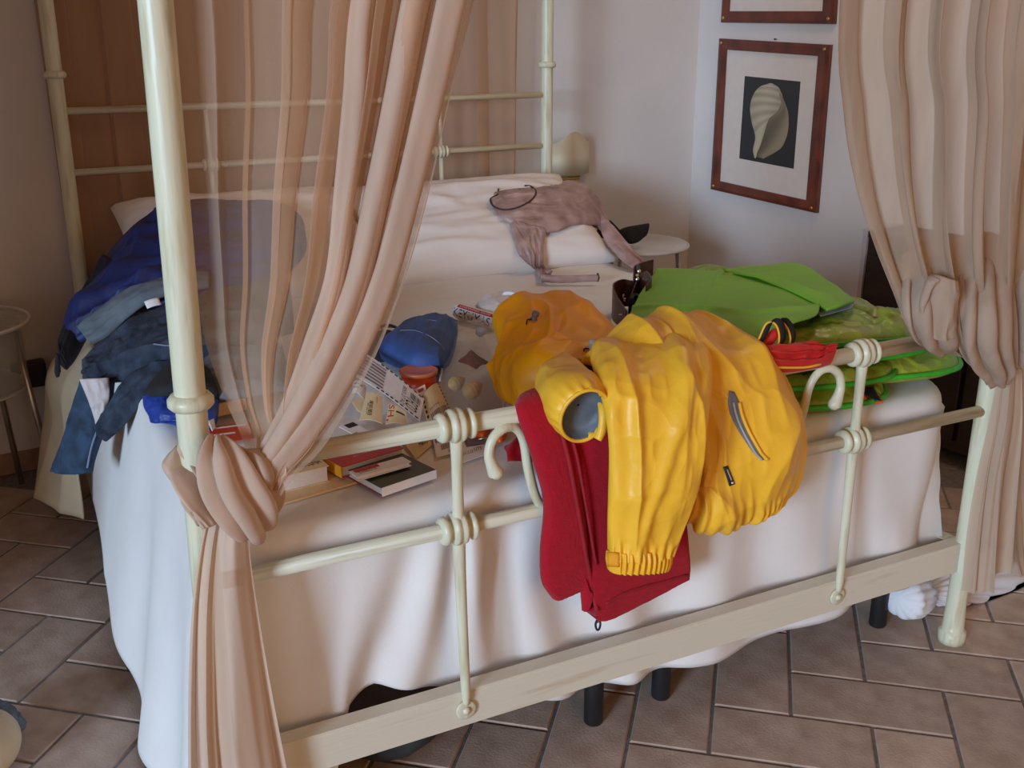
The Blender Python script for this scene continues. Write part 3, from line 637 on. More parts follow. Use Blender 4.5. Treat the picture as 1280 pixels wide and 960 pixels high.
# sconce on the back wall
sc0 = pb(717, 215, .0)
sc_ = thing('wall_sconce', 'cream shaded wall lamp beside the right head post', 'lamp', sc0)
cx_ = pb(717, 200, .01); W2 = np.linalg.norm(pb(744, 200, .04)-pb(688, 200, .04))/2
zb_ = pb(717, 218, .06)[2]; zt1 = pb(717, 164, .06)[2]; zs1 = pb(688, 176, .06)[2]; zs2 = pb(747, 180, .06)[2]
cs = pb(706, 200, .012)-BN*0; V = []; n = 36
for k in range(n):
    g = math.pi*k/(n-1); xx = -math.cos(g); top = (zs1+zs2)/2+(zt1-(zs1+zs2)/2)*.5*(1+math.cos(math.pi*min(1, abs(xx)/.85)))
    for zz, q in ((zb_, 1.0), (zb_*.5+top*.5, .985), (top, .965)):
        p = cs+BW[1]*xx*W2*q+BN*(.004+math.sin(g)*.07*q); V.append([p[0], p[1], zz])
sh = mesh('lamp_shade', V, gridfaces(n, 3), m_shade, sc_); sm_ = sh.modifiers.new('thickness', 'SOLIDIFY'); sm_.thickness = .002
box('wall_plate', pb(717, 222, 0)-BW[1]*.022+np.array([0, 0, -.03]), BW[1]*.044, BN*.012, (0, 0, .10), m_brass, sc_, .003)
tube('arm', [pb(712, 226, .012), pb(712, 226, .05), pb(712, 222, .055), pb(712, 205, .055)], .005, m_brass, sc_, 10, 20)
tube('crossbar', [pb(700, 224, .06), pb(724, 222, .06)], .008, m_brass, sc_, 10)
lathe('bulb', [(0, .008), (.02, .014), (.045, .018), (.06, .01), (.065, .002)], pb(712, 205, .055), (0, 0, 1), m_glasswhite, sc_, 12)

# dark cabinet on the right wall
def dw(u, v): return pr(u, v, 0)
q = pr(1073, 290, .30); ztop = .70
a0 = float(np.dot(pr(1078, 330, .22)-CORNER, RD))
cab = thing('low_cabinet', 'dark walnut low cabinet behind the right curtain', 'cabinet', CORNER+RD*(a0+.45)+RN*.11)
c0 = CORNER+RD*a0
box('carcass', c0+RN*.002+[0, 0, .05], RD*.95, RN*.20, (0, 0, .68), m_dkwood, cab, .003)
box('side_panel', c0-RD*.018+RN*.002, RD*.018, RN*.21, (0, 0, .76), m_greypaint, cab, .002)
for k in range(2): 
    dd = box('door', c0+RD*(.02+.46*k)+RN*.203+[0, 0, .09], RD*.44, RN*.018, (0, 0, .58), m_dkwood, cab, .003)
    lathe('knob', [(0, .006), (.01, .005), (.02, .011), (.026, .004)], c0+RD*(.42+.10*k)+RN*.221+[0, 0, .4], RN, m_brass, dd, 12)
box('top', c0+RN*.002+[0, 0, .73], RD*.95, RN*.205, (0, 0, .025), m_dkwood, cab, .003)

# ================================================================ BEDSIDE TABLES
def bedside(c, r, ztop, label, legs, apron):
    t = thing('bedside_table', label, 'table', (c[0], c[1], 0), 'round glass bedside tables')
    lathe('table_top', [(0, r-.012), (.002, r-.003), (.006, r), (.010, r), (.012, r-.006)], (c[0], c[1], ztop-.012), (0, 0, 1), m_glass if apron else m_glasswhite, t, 56)
    tube('rim', [(c[0]+(r-.006)*math.cos(a), c[1]+(r-.006)*math.sin(a), ztop-.003) for a in np.linspace(0, 2*math.pi, 57)[:-1]], .006, m_glasswhite, t, 8, closed=True)
    if apron:
        n = 48; V = []
        for k in range(n):
            a = 2*math.pi*k/n; rr = (r-.035)*(1+.02*math.sin(9*a))
            V += [(c[0]+rr*math.cos(a), c[1]+rr*math.sin(a), ztop-.014), (c[0]+rr*math.cos(a), c[1]+rr*math.sin(a), ztop-.20)]
        o = mesh('apron', V, [(2*k, 2*((k+1) % n), 2*((k+1) % n)+1, 2*k+1) for k in range(n)], m_glass, t)
        o.modifiers.new('thickness', 'SOLIDIFY').thickness = .004
        lathe('shelf', [(0, r-.04), (.003, r-.035), (.006, r-.035), (.008, r-.04)], (c[0], c[1], ztop-.215), (0, 0, 1), m_glasswhite, t, 48)
    else:
        lathe('shelf', [(0, r-.07), (.003, r-.065), (.006, r-.065), (.008, r-.07)], (c[0], c[1], .25), (0, 0, 1), m_glasswhite, t, 48)
    for a in legs:
        x, y = c[0]+math.cos(a)*(r-.05), c[1]+math.sin(a)*(r-.05); x2, y2 = c[0]+math.cos(a)*(r+.01), c[1]+math.sin(a)*(r+.01)
        tube('leg', [(x, y, ztop-.013), ((x+x2)/2, (y+y2)/2, ztop/2), (x2, y2, .0)], .0095, m_chrome, t, 12)
bedside((-.405, 1.90), .225, .625, 'round glass bedside table with chrome legs left of the bed', (math.radians(-18), math.radians(60), math.radians(150), math.radians(-100)), True)
RTc = (2.11, 2.03)
bedside(RTc, .215, .615, 'round white glass bedside table between bed and right wall', (math.radians(-40), math.radians(80), math.radians(200)), False)
bx = pb(37, 467, .012)
bg = box('wall_box', pb(16, 484, .001), BW[1]*np.linalg.norm(pb(59, 484, .001)-pb(16, 484, .001)), BN*.05, (0, 0, pb(16, 452, 0)[2]-pb(16, 484, 0)[2]), m_black, None, .008, 3)
tag(bg, 'black box on the wall beside the glass bedside table', 'box')

# things on the right bedside table
ZR = .615
sg = thing('sleep_mask', 'black bow shaped eye mask on the round white bedside table', 'mask', (2.02, 2.0, ZR))
for nm, L in (('mask_half', [[(748, 276, 1.98), (747, 296, 1.98)], [(762, 275, 1.96), (760, 299, 1.94)], [(772, 285, 1.96), (770, 299, 1.94)], [(776, 290, 1.96), (776, 296, 1.95)]]),
              ('mask_half', [[(773, 288, 1.95), (774, 295, 1.94)], [(782, 284, 1.93), (786, 304, 1.90)], [(798, 281, 1.92), (797, 303, 1.90)], [(811, 279, 1.92), (806, 296, 1.91)]])):
    cloth(nm, [P(r) for r in L], 24, 14, m_blackfab, sg, .006, .012, .01, 2.5)
bxs = box('small_box', pz(786, 310, ZR+.001), (.03, .012, 0), (-.01, .03, 0), (0, 0, .012), m_paper, None, .002); tag(bxs, 'small white box below the black eye mask', 'box')

# ================================================================ CLOTHES ON THE FOOT RAIL
def grp(l, y): return [py(u, v, y) for u, v in l]
# red fleece hanging over the rail
rf = thing('fleece_jacket', 'red fleece jacket with a zip hanging over the foot rail', 'jacket', (.75, 0, .81))
rows = [P([(672, 492, .20), (710, 486, .20), (735, 480, .20), (850, 470, .20)]), P([(655, 495, .09), (700, 487, .09), (730, 482, .09), (860, 470, .09)]), P([(644, 506, .005), (690, 497, .0), (730, 492, 0), (862, 480, 0)]), P([(652, 532, -.026), (702, 526, -.03), (728, 524, -.03), (860, 510, -.03)]),
        P([(668, 580, -.036), (715, 580, -.042), (736, 580, -.036), (858, 570, -.034)]), P([(680, 630, -.038), (722, 632, -.046), (742, 632, -.038), (856, 620, -.036)]),
        P([(676, 690, -.038), (728, 695, -.048), (744, 695, -.04), (861, 680, -.038)]), P([(678, 728, -.038), (732, 725, -.046), (744, 738, -.04), (863, 708, -.038)]), P([(690, 748, -.038), (734, 738, -.044), (746, 770, -.04), (862, 725, -.038)])]
fl = cloth('body', rows, 130, 110, m_red, rf, .006, .010, .006, 8, None, lambda s, c, G: .011*np.sin(c*9+s*2)*np.minimum(1, s*2)*(.4+.6*vn(s*2, c*3, 3))+.010*(ridge(s*2.2+c, c*3.5, 12)-.4)+.0015*vn(s*90, c*90, 5))
zl = [surf([fl], u, v, .004) for u, v in ((694, 505), (702, 540), (711, 575), (718, 612), (724, 645), (730, 680), (735, 708), (741, 738), (746, 764))]
zl = [q for q in zl if q is not None]
tube('zip_seam', zl, .0045, m_redseam, rf, 8, 50)
tube('zip_seam', [q+np.array([.017, -.001, 0]) for q in zl[:-2]], .003, m_redseam, rf, 8, 50)
hem = [surf([fl], u, v, .002) for u, v in ((757, 755), (780, 742), (800, 735), (830, 727), (858, 719))]
tube('hem', [q for q in hem if q is not None], .003, m_redseam, rf, 8, 30)
q = py(747, 770, -.044); zp = tube('zip_pull', [q, q+[0, -.001, -.012], q+[0, -.001, -.014]], [.003, .0025, .002], m_metal, rf, 8)
tube('pull_cord', [py(748, 772, -.045), py(744.5, 780, -.046), py(746, 787, -.046), py(749, 786, -.046), py(750.5, 779, -.046), py(748, 772, -.045)], .0022, m_navyblack, rf, 8, 30)
cloth('sleeve', [P([(662, 535, .03), (672, 555, .02)]), P([(650, 543, .04), (670, 572, .02)]), P([(640, 552, .045), (668, 576, .02)]), P([(631, 562, .05), (640, 567, .05)])], 30, 20, m_red, rf, .004, .02, .01, 2.4)

# yellow jacket
yj = thing('rain_jacket', 'bright yellow nylon rain jacket with hood draped over the foot rail', 'jacket', (.9, 0, .85))
def nyl(fs, fc, a, seed, k=0): return lambda s, c, G: a*(crumple(s, c, fs, fc, seed)-.45)
# hood and collar lying on the bed
rows = [P([(640, 384, .66), (665, 379, .68), (690, 379, .66), (716, 388, .60)]), P([(616, 396, .60), (652, 392, .58), (700, 392, .56), (752, 402, .46)]), P([(620, 420, .52), (660, 420, .46), (705, 425, .40), (775, 420, .34)]),
        P([(632, 452, .45), (660, 452, .36), (700, 455, .30), (760, 445, .26)]), P([(636, 480, .42), (655, 478, .33), (685, 470, .26), (740, 466, .22)]), P([(640, 496, .40), (654, 494, .36), (672, 490, .30), (706, 478, .22)])]
hood = cloth('hood', rows, 110, 110, m_orange, yj, .003, .055, .01, 2.8, 5, lambda s, c, G: .046*(crumple(s, c, 1.6, 2.1, 71, .9)-.42)+.012*(ridge(s*3+c*2, c*2-s, 5, 2)-.3))
# torso bulging over the rail
rows = [P([(752, 428, .16), (800, 415, .20), (845, 408, .22), (884, 408, .24)]), P([(772, 440, .06), (830, 440, .08), (890, 435, .10), (938, 444, .15)]), P([(800, 470, .02), (850, 470, .01), (920, 460, .0), (968, 470, .06)]),
        P([(826, 510, .0), (880, 500, -.02), (940, 500, -.04), (990, 505, .01)]), P([(848, 560, -.025), (890, 555, -.045), (950, 548, -.07), (1000, 545, -.02)]), P([(856, 600, -.03), (890, 600, -.06), (945, 590, -.07), (994, 585, -.03)]),
        P([(862, 622, -.05), (885, 630, -.065), (940, 615, -.055), (975, 605, -.035)]), P([(868, 632, -.045), (885, 641, -.045), (925, 632, -.04), (955, 616, -.035)])]
def tdisp(s, c, G):
    pleats = .016*np.sin(2*np.pi*(2.6*c+.5*s))*np.clip(1-s*1.1, 0, 1)*np.clip(s*4, 0, 1)*(c > .3)
    gather = .006*np.sin(2*np.pi*(c*17+.6*np.sin(c*9)))*np.clip((s-.76)*6, 0, 1)
    return (.034*(crumple(s, c, 1.7, 3.2, 81, .6)-.45)+pleats+gather+.02*(ridge(s*1.2-c*1.5, c*3.5, 4, 2)-.35))*np.clip((1-s)*9, .12, 1)
torso = cloth('torso', rows, 170, 150, m_yellow, yj, .003, .05, .035, 3.2, 12, tdisp)
# long sleeve hanging in front
rows = [P([(738, 440, .13), (790, 424, .16), (840, 412, .19), (876, 407, .21)]), P([(738, 448, .06), (795, 440, .06), (845, 430, .07), (888, 428, .08)]), P([(745, 472, -0.045), (800, 470, -0.055), (850, 465, -0.060), (889, 462, -0.060)]), P([(756, 510, -0.105), (800, 510, -0.115), (848, 510, -0.120), (886, 510, -0.120)]),
        P([(762, 560, -0.120), (800, 560, -0.130), (842, 560, -0.135), (878, 555, -0.135)]), P([(761, 620, -0.120), (795, 620, -0.130), (830, 620, -0.135), (864, 610, -0.130)]), P([(760, 660, -0.115), (790, 660, -0.125), (820, 660, -0.125), (850, 655, -0.120)]), P([(760, 692, -0.110), (785, 692, -0.120), (812, 690, -0.120), (838, 686, -0.115)])]
def sdisp(s, c, G):
    long = .016*(ridge(s*1.1+.3, c*3.1-.5*s, 23, 1.6)-.4) + .010*np.exp(-((c-.52-.12*np.sin(s*5))/.07)**2)
    return .018*(crumple(s, c, 2.6, 2.2, 91, .8)-.45)*(.5+.8*np.exp(-((s-.45)/.3)**2)) + long + .005*np.sin(2*np.pi*c*9)*np.clip((s-.9)*10, 0, 1)
slv = cloth('sleeve', rows, 170, 90, m_yellow, yj, .003, .022, .022, 6, None, sdisp)
rows = [P([(758, 688, -0.115), (785, 690, -0.130), (812, 688, -0.130), (840, 684, -0.118)]), P([(757, 700, -0.118), (785, 701, -0.133), (812, 700, -0.133), (838, 698, -0.120)]), P([(759, 710, -0.115), (785, 711, -0.130), (812, 711, -0.130), (835, 709, -0.117)])]
cuff = cloth('cuff', rows, 24, 120, m_yellow, slv, .003, .018, .012, 4, None, lambda s, c, G: .0045*np.sin(2*np.pi*(c*15+.4*np.sin(c*7)))*(c > .2)*(.4+.6*np.sin(np.pi*s)))
def decal(objs, pix, off): return [surf(objs, u, v, off) for u, v in pix]
def patchmesh(name, objs, quad, nr, nc, mat, parent, off=.0015, th=.001):
    """small flat piece laid on a surface: quad TL TR BR BL measured on it"""
    q = [np.array(a, float) for a in quad]; V = []
    last = None
    for i in range(nr):
        for j in range(nc):
            a, b = i/(nr-1), j/(nc-1); p = (q[0]*(1-b)+q[1]*b)*(1-a)+(q[3]*(1-b)+q[2]*b)*a
            h = surf(objs, p[0], p[1], off)
            if h is None: h = last
            last = h; V.append(h)
    if any(v is None for v in V): return None
    o = mesh(name, V, gridfaces(nr, nc), mat, parent); m = o.modifiers.new('thickness', 'SOLIDIFY'); m.thickness = th; return o
patchmesh('velcro_tab', [cuff, slv], [(759, 690), (774, 691), (774, 709), (760, 708)], 5, 5, m_velcro, cuff, .002)
# short rolled sleeve facing the viewer, with its grey lining
def ringtube(name, centers, radii, axes, mat, parent, seg=64, disp=None, thick=.003):
    V = []; m = len(centers)
    for i in range(m):
        a = np.array(axes[i], float); a /= np.linalg.norm(a); u = np.cross(a, [0, 0, 1]); u /= np.linalg.norm(u); w = np.cross(a, u)
        for k in range(seg):
            g = 2*math.pi*k/seg; r = 1+(disp(i/(m-1), k/seg) if disp else 0)
            V.append(centers[i]+u*math.cos(g)*radii[i][0]*r+w*math.sin(g)*radii[i][1]*r)
    o = mesh(name, V, [(i*seg+k, i*seg+(k+1) % seg, (i+1)*seg+(k+1) % seg, (i+1)*seg+k) for i in range(m-1) for k in range(seg)], mat, parent)
    if thick: md = o.modifiers.new('thickness', 'SOLIDIFY'); md.thickness = thick
    return o
ca = crm(np.array(P([(705, 452, .20), (704, 466, .10), (711, 486, .02), (722, 505, -.05), (731, 520, -.085)])), 40)
ra = crm(np.array([(.015, .02), (.046, .030), (.062, .044), (.058, .058), (.044, .054)]), 40)
axd = np.gradient(ca, axis=0)
ss_ = ringtube('rolled_sleeve', ca, ra, axd, m_yellow, yj, 72, lambda t, g: .16*(float(crumple(t, abs(2*g-1), 2.2, 3., 33))-.45)*min(1, t*3)+.05*math.sin(2*math.pi*(g*18))*max(0, t-.72)*3)
ci = crm(np.array([ca[-1]+(ca[-1]-ca[-2])*.3, ca[-4], ca[-8], ca[-10]]), 16); ri = crm(np.array([(.041, .051), (.040, .046), (.032, .034), (.002, .002)]), 16)
ringtube('lining', ci, ri, np.gradient(ci, axis=0)*-1, m_lining, ss_, 48, lambda t, g: .12*(float(crumple(t, abs(2*g-1), 2.5, 3., 37))-.5), 0)
tube('cuff_rim', [ca[-1]+(np.cross(axd[-1], [0, 0, 1])/np.linalg.norm(np.cross(axd[-1], [0, 0, 1])))*math.cos(a)*.0445+(np.cross(axd[-1], np.cross(axd[-1], [0, 0, 1]))/np.linalg.norm(np.cross(axd[-1], np.cross(axd[-1], [0, 0, 1]))))*math.sin(a)*.0545 for a in np.linspace(0, 2*math.pi, 49)[:-1]], .0035, m_yellow, ss_, 8, closed=True)
cloth('cuff_flap', [P([(741, 478, -.02), (752, 486, -.04)]), P([(749, 505, -.075), (760, 512, -.075)]), P([(750, 530, -.09), (758, 536, -.085)]), P([(744, 548, -.09), (750, 551, -.088)])], 40, 16, m_yellow, ss_, .003, .008, .004, 2.4)
# collar edges, dark cloth standing in for the neck shadow, cord locks
cloth('collar', [P([(712, 458, .19), (724, 470, .15)]), P([(735, 450, .17), (742, 464, .13)]), P([(748, 436, .15), (752, 452, .10)]), P([(768, 428, .16), (772, 440, .11)])], 30, 20, m_yellow, yj, .003, .02, .01, 2.4, None, nyl(2, 2, .02, 7))
cloth('neck_lining', [P([(708, 462, .175), (712, 470, .16)]), P([(726, 455, .16), (734, 470, .12)]), P([(746, 462, .13), (752, 476, .09)])], 20, 12, m_navyblack, yj, .003, .012, .01, 2.4)
def cordlock(u, v, objs, label):
    q = surf(objs, u, v, -.002)
    if q is None: q = py(u, v, .3)
    o = lathe('cord_lock', [(-.014, .004), (-.012, .008), (-.004, .0085), (-.002, .006), (.002, .006), (.004, .0085), (.012, .008), (.014, .004)], q+np.array([0, -.004, .006]), (.3, -.2, 1), m_greyzip if label else m_grey, yj, 14)
    tube('cord_loop', [q+np.array([-.004, -.006, .0]), q+np.array([-.020, -.010, .004]), q+np.array([-.022, -.012, -.008]), q+np.array([-.004, -.008, -.008])], .0016, m_blackfab, o, 6, 20)
cordlock(667, 399, [hood], True); cordlock(738, 435, [hood, torso], False)
# zipped pocket and label on the torso
zz = [(915, 489), (918, 503), (922, 520), (929, 537), (937, 552), (946, 567), (954, 575)]
zw = [6, 14, 17, 15, 12, 8, 3]
V = []; 
for (u, v), w in zip(crm(np.array(zz, float), 26), crm(np.array(zw, float).reshape(-1, 1), 26)[:, 0]):
    for j in range(5):
        h = surf([torso], u-w*.5+w*j/4, v-w*.15+.3*w*j/4, .0025); V.append(h if h is not None else V[-1])
pk = mesh('pocket_zip', V, gridfaces(26, 5), m_greyzip, yj); pk.modifiers.new('thickness', 'SOLIDIFY').thickness = .002
for du, nm, mt_ in ((-1.2, 'zip_tape', m_grey), (6.0, 'pocket_lip', m_yellow)):
    L = [surf([torso], u+du, v, .003) for u, v in crm(np.array(zz[1:], float), 22)]
    tube(nm, [q for q in L if q is not None], .0024 if nm == 'zip_tape' else .0034, mt_, pk, 8)
lb = patchmesh('label_patch', [torso], [(904, 584), (910, 582), (919, 605), (912, 608)], 8, 4, m_black, yj, .003)
patchmesh('label_print', [torso], [(908.3, 587), (910, 586.4), (915.6, 600), (913.8, 600.8)], 8, 3, m_grey, lb, .0045, .0004)
patchmesh('label_print', [torso], [(914, 603), (917, 602), (917.7, 604), (914.8, 605)], 3, 3, m_paper, lb, .0045, .0004)

# ================================================================ MAUVE TOP ON THE PILLOW
mv = thing('mauve_top', 'shiny mauve printed long sleeved top lying over the pillow', 'top', (1.4, 1.7, .85))
def pil(u, v, off=.026, alt=1.8):
    q = surf([pil_r], u, v, off)
    return q if q is not None else py(u, v, alt)
rows = [[pil(612, 248), pil(618, 262), pil(630, 274), pil(655, 288)], [pil(640, 240), pil(645, 256), pil(660, 270), pil(690, 290)], [pil(668, 236), pil(680, 252), pil(695, 268), pil(712, 282)],
        [py(690, 229, 1.99), pil(708, 246), pil(722, 262), pil(735, 280, .02)], [py(712, 228, 1.98), py(728, 238, 1.93), py(742, 254, 1.86), py(760, 285, 1.76)], [py(728, 236, 1.95), py(738, 246, 1.90), py(752, 266, 1.83), py(768, 298, 1.72)]]
cloth('back_panel', [[pil(618, 240, .012), pil(640, 236, .012), pil(666, 234, .012)], [pil(616, 254, .014), pil(640, 250, .014), pil(672, 248, .014)], [pil(628, 268, .012), pil(645, 266, .012), pil(676, 258, .012)]], 20, 20, m_mauve, mv, .003)
def mdisp(s, c, G): return .012*(crumple(s, c, 2.5, 3, 55, .7)-.4)+.004*(crumple(s, c, 8, 9, 58)-.4)
mb = cloth('bodice', rows, 90, 90, m_mauve, mv, .003, .022, .002, 3, 6, mdisp)
rows = [P([(726, 236, 1.93), (735, 262, 1.85), (744, 285, 1.78)]), P([(742, 252, 1.86), (748, 272, 1.80), (752, 290, 1.72)]), P([(762, 280, 1.72), (762, 294, 1.66), (762, 308, 1.62)]), P([(782, 305, 1.60), (778, 314, 1.55), (774, 322, 1.52)]), P([(804, 330, 1.47), (798, 333, 1.45), (790, 334, 1.44)])]
cloth('sleeve', rows, 90, 50, m_mauve, mv, .003, .016, .006, 2.6, None, lambda s, c, G: .012*(ridge(s*.8, c*3.5, 14, 1.5)-.4)+.004*(crumple(s, c, 7, 6, 18)-.4))
rows = [[pil(636, 274), pil(658, 284), pil(684, 288)], [pil(642, 298, .014), pil(662, 298, .016), pil(681, 300, .014)], [pil(650, 320), pil(666, 322), pil(679, 325)], [pil(668, 336), pil(676, 338), pil(682, 335)], [pz(676, 349, .675), pz(684, 345, .68), pz(690, 338, .70)]]
cloth('sleeve', rows, 70, 44, m_mauve, mv, .003, .016, .002, 2.6, None, mdisp)
rows = [[pz(676, 343, .69), pz(678, 351, .662)], [pz(700, 345, .685), pz(700, 352, .662)], [pz(725, 344, .685), pz(725, 352, .662)], [pz(747, 343, .685), pz(747, 352, .662)]]
sl = cloth('cuff', rows, 60, 24, m_mauve, mv, .002, .012, .004, 2.6, None, lambda s, c, G: .005*(crumple(s, c, 6, 3, 66)-.4))
tube('cuff_edge', [pz(747, 342, .69), pz(748.5, 347, .675), pz(747, 352, .662)], .0035, m_maupipe, sl, 8)
nk = [(623, 236), (622, 243), (613, 249), (617, 258), (630, 262), (648, 259), (664, 250), (670, 240), (664, 233), (656, 232)]
tube('neck_piping', [surf([mb, pil_r], u, v, .004) if surf([mb, pil_r], u, v, .004) is not None else py(u, v, 1.98) for u, v in nk], .0030, m_maupipe, mb, 8, 60)

# ================================================================ GREEN QUILT, GREEN SHEET, BELT, RED BAG
qt = thing('quilted_blanket', 'folded green quilted blanket stacked at the right of the bed foot', 'blanket', (1.45, .45, .66))
def layer(name, front, back, z0, z1, T, seed, nr=60, nc=110, pe=10, mats=m_quilt, q=1.0):
    f = [(*a, z0) if len(a) == 2 else a for a in front]; b = [(*a, z1) if len(a) == 2 else a for a in back]; n = len(f)
    rows = [f, [tuple(np.array(x)*.67+np.array(y)*.33) for x, y in zip(f, b)], [tuple(np.array(x)*.33+np.array(y)*.67) for x, y in zip(f, b)], b]
    def disp(s, c, G):
        x, y = G[..., 0], G[..., 1]; e = np.minimum(1, np.minimum(s, 1-s)*12)
        d = np.abs(np.sin((x+y)*16))*np.abs(np.sin((x-y)*16))
        return q*(.018*(d**.5-.6)+.036*(crumple(x, y, 9, 9, seed, .8)-.45))*e*.8
    o = cloth(name, rows, nr, nc, mats, qt, .002, T/2, T/2, pe, pe, disp, face=(0, 0, 1))
    tube('piping', [np.array(p)+[0, -.004, -.002] for p in crm(np.array(f, float), 60)], .0065, m_piping, o, 8)
    return o
L1 = layer('fold_layer', [(1.13, .215), (1.22, .115), (1.35, .055), (1.48, .060), (1.555, .15)], [(1.2, .45), (1.28, .45), (1.36, .45), (1.46, .45), (1.55, .40)], .674, .674, .046, 3)
L2 = layer('fold_layer', [(1.12, .20), (1.22, .115), (1.36, .070), (1.50, .068), (1.60, .15)], [(1.2, .5), (1.28, .5), (1.36, .5), (1.48, .5), (1.60, .45)], .716, .716, .046, 5)
L3 = layer('fold_layer', [(1.16, .22), (1.35, .15), (1.54, .080), (1.72, .070), (1.83, .21)], [(1.44, .74), (1.51, .78), (1.58, .78), (1.70, .74), (1.80, .6)], .705, .70, .070, 8)
L4 = layer('fold_layer', [(1.13, .20), (1.28, .12), (1.45, .075), (1.62, .080), (1.76, .20)], [(1.48, .84), (1.54, .87), (1.6, .87), (1.68, .8), (1.74, .66)], .762, .755, .050, 11)
L5 = layer('top_layer', [(1.19, .20, .775), (1.28, .13, .795), (1.40, .085, .803), (1.54, .065, .80), (1.66, .15, .79)], [(1.60, 1.04, .70), (1.62, 1.03, .735), (1.65, .98, .765), (1.67, .92, .77), (1.70, .78, .77)], 0, 0, .05, 15, 90, 120, 12)
def ontag(u, v): 
    q = surf([L1, L2, L3], u, v, .004); return q if q is not None else py(u, v, .03)
tg = cloth('fabric_tag', [[ontag(1074, 484), ontag(1093, 481)], [ontag(1078, 495), ontag(1099, 492)], [ontag(1080, 507), ontag(1104, 503)]], 8, 8, m_orangep, qt, .002)
cloth('tag_face', [[ontag(1075, 485)-FW*.003, ontag(1091, 483)-FW*.003], [ontag(1081, 494)-FW*.003, ontag(1096, 492)-FW*.003], [ontag(1088, 502)-FW*.003, ontag(1101, 501)-FW*.003]], 8, 8, m_black, tg, .001)
# lime green sheet on top
gs = thing('green_sheet', 'large lime green creased sheet lying across the folded quilt', 'sheet', (1.3, .6, .8))
rows = [[pz(774, 416, .735), pz(840, 436, .79), pz(915, 456, .815), pz(976, 450, .815)], [pz(786, 394, .745), pz(850, 400, .81), pz(925, 410, .845), pz(984, 408, .85)], [pz(802, 366, .745), pz(868, 372, .81), pz(945, 384, .85), pz(1024, 388, .855)], [pz(822, 336, .745), pz(885, 338, .79), pz(945, 340, .82), pz(1010, 346, .838)]]
def gdisp(s, c, G): return .010*(crumple(s, c, 1.2, 1.6, 25, .3)-.5)+.006*np.exp(-((s-.45-.25*c)/.03)**2)+.005*np.exp(-((c-.42)/.02)**2)
gp = cloth('panel', rows, 90, 110, m_green, gs, .003, disp=gdisp, dispedge=False)
rows = [[pz(905, 336, .81), pz(955, 349, .845), pz(995, 365, .857), pz(1034, 386, .862)], [pz(930, 333, .815), pz(980, 345, .848), pz(1018, 362, .862), pz(1052, 381, .864)], [pz(966, 331, .82), pz(1004, 331, .842), pz(1034, 350, .85), pz(1068, 376, .858)]]
fp = cloth('folded_flap', rows, 50, 60, m_green, gs, .006, disp=lambda s, c, G: .006*(ridge(s*1.3, c*2, 4, 2)-.3))
cloth('silver_lining', [[pz(1022, 390, .845), pz(1040, 384, .846), pz(1068, 378, .848)], [pz(1026, 395, .84), pz(1045, 390, .84), pz(1066, 384, .842)]], 8, 20, m_grey, gs, .003)
# brown leather belt standing in a loop
bl = thing('leather_belt', 'coiled brown leather belt with punched holes beside the green sheet', 'belt', (1.45, 1.1, .66))
def strap(name, cen, h, mat, parent, th=.004, n=60, lean=(0, 0, 0)):
    C = crm(np.array(cen, float), n); V = []; T = np.gradient(C, axis=0); up = np.array([0, 0, 1.])+np.array(lean, float); up /= np.linalg.norm(up)
    for i in range(n):
        w = np.cross(T[i], up); w /= np.linalg.norm(w)+1e-9; hh = h if not hasattr(h, '__len__') else np.interp(i/(n-1), np.linspace(0, 1, len(h)), h)
        for a, b in ((0, -1), (1, -1), (1, 1), (0, 1)): V.append(C[i]+up*hh*a+w*th/2*b)
    F = [(i*4+k, i*4+(k+1) % 4, (i+1)*4+(k+1) % 4, (i+1)*4+k) for i in range(n-1) for k in range(4)]+[(0, 3, 2, 1), ((n-1)*4, (n-1)*4+1, (n-1)*4+2, (n-1)*4+3)]
    return mesh(name, V, F, mat, parent, False)
zt0 = .663
a1 = strap('strap', [pz(782, 412, zt0), pz(768, 402, zt0), pz(766, 392, zt0), pz(776, 384, zt0), pz(786, 383, zt0), pz(791, 384, zt0)], [.055, .085, .09, .085, .08, .08], m_leather, bl)
a2 = strap('strap', [pz(786, 392, zt0), pz(797, 380, zt0), pz(806, 386, zt0), pz(812, 398, zt0), pz(806, 404, zt0)], [.04, .085, .115, .12, .11], m_leather, bl)
a3 = strap('strap', [pz(791, 376, zt0), pz(793, 366, zt0+.02), pz(802, 362, zt0+.03), pz(815, 358, zt0+.03)], .085, m_leather, bl)
strap('keeper', [pz(788, 394, zt0+.02), pz(793, 388, zt0+.02), pz(800, 392, zt0+.02)], .05, m_blackfab, bl, .012)
for a, pts in ((a1, ((779, 370), (781, 374))), (a2, ((806, 375), (807, 379))), (a3, ((796, 344), (797, 349), (799, 339)))):
    for u, v in pts:
        q = surf([a1, a2, a3], u, v, .0005)
        if q is not None: lathe('eyelet', [(0, .006), (.002, .006), (.0025, .004)], q, CAM-q, m_metal, a, 12)
q = surf([a1, a2, a3], 777, 393, .001)
if q is not None: tube('stitch_bar', [q-RT*.008, q+RT*.008], .0012, m_paper, a1, 6)
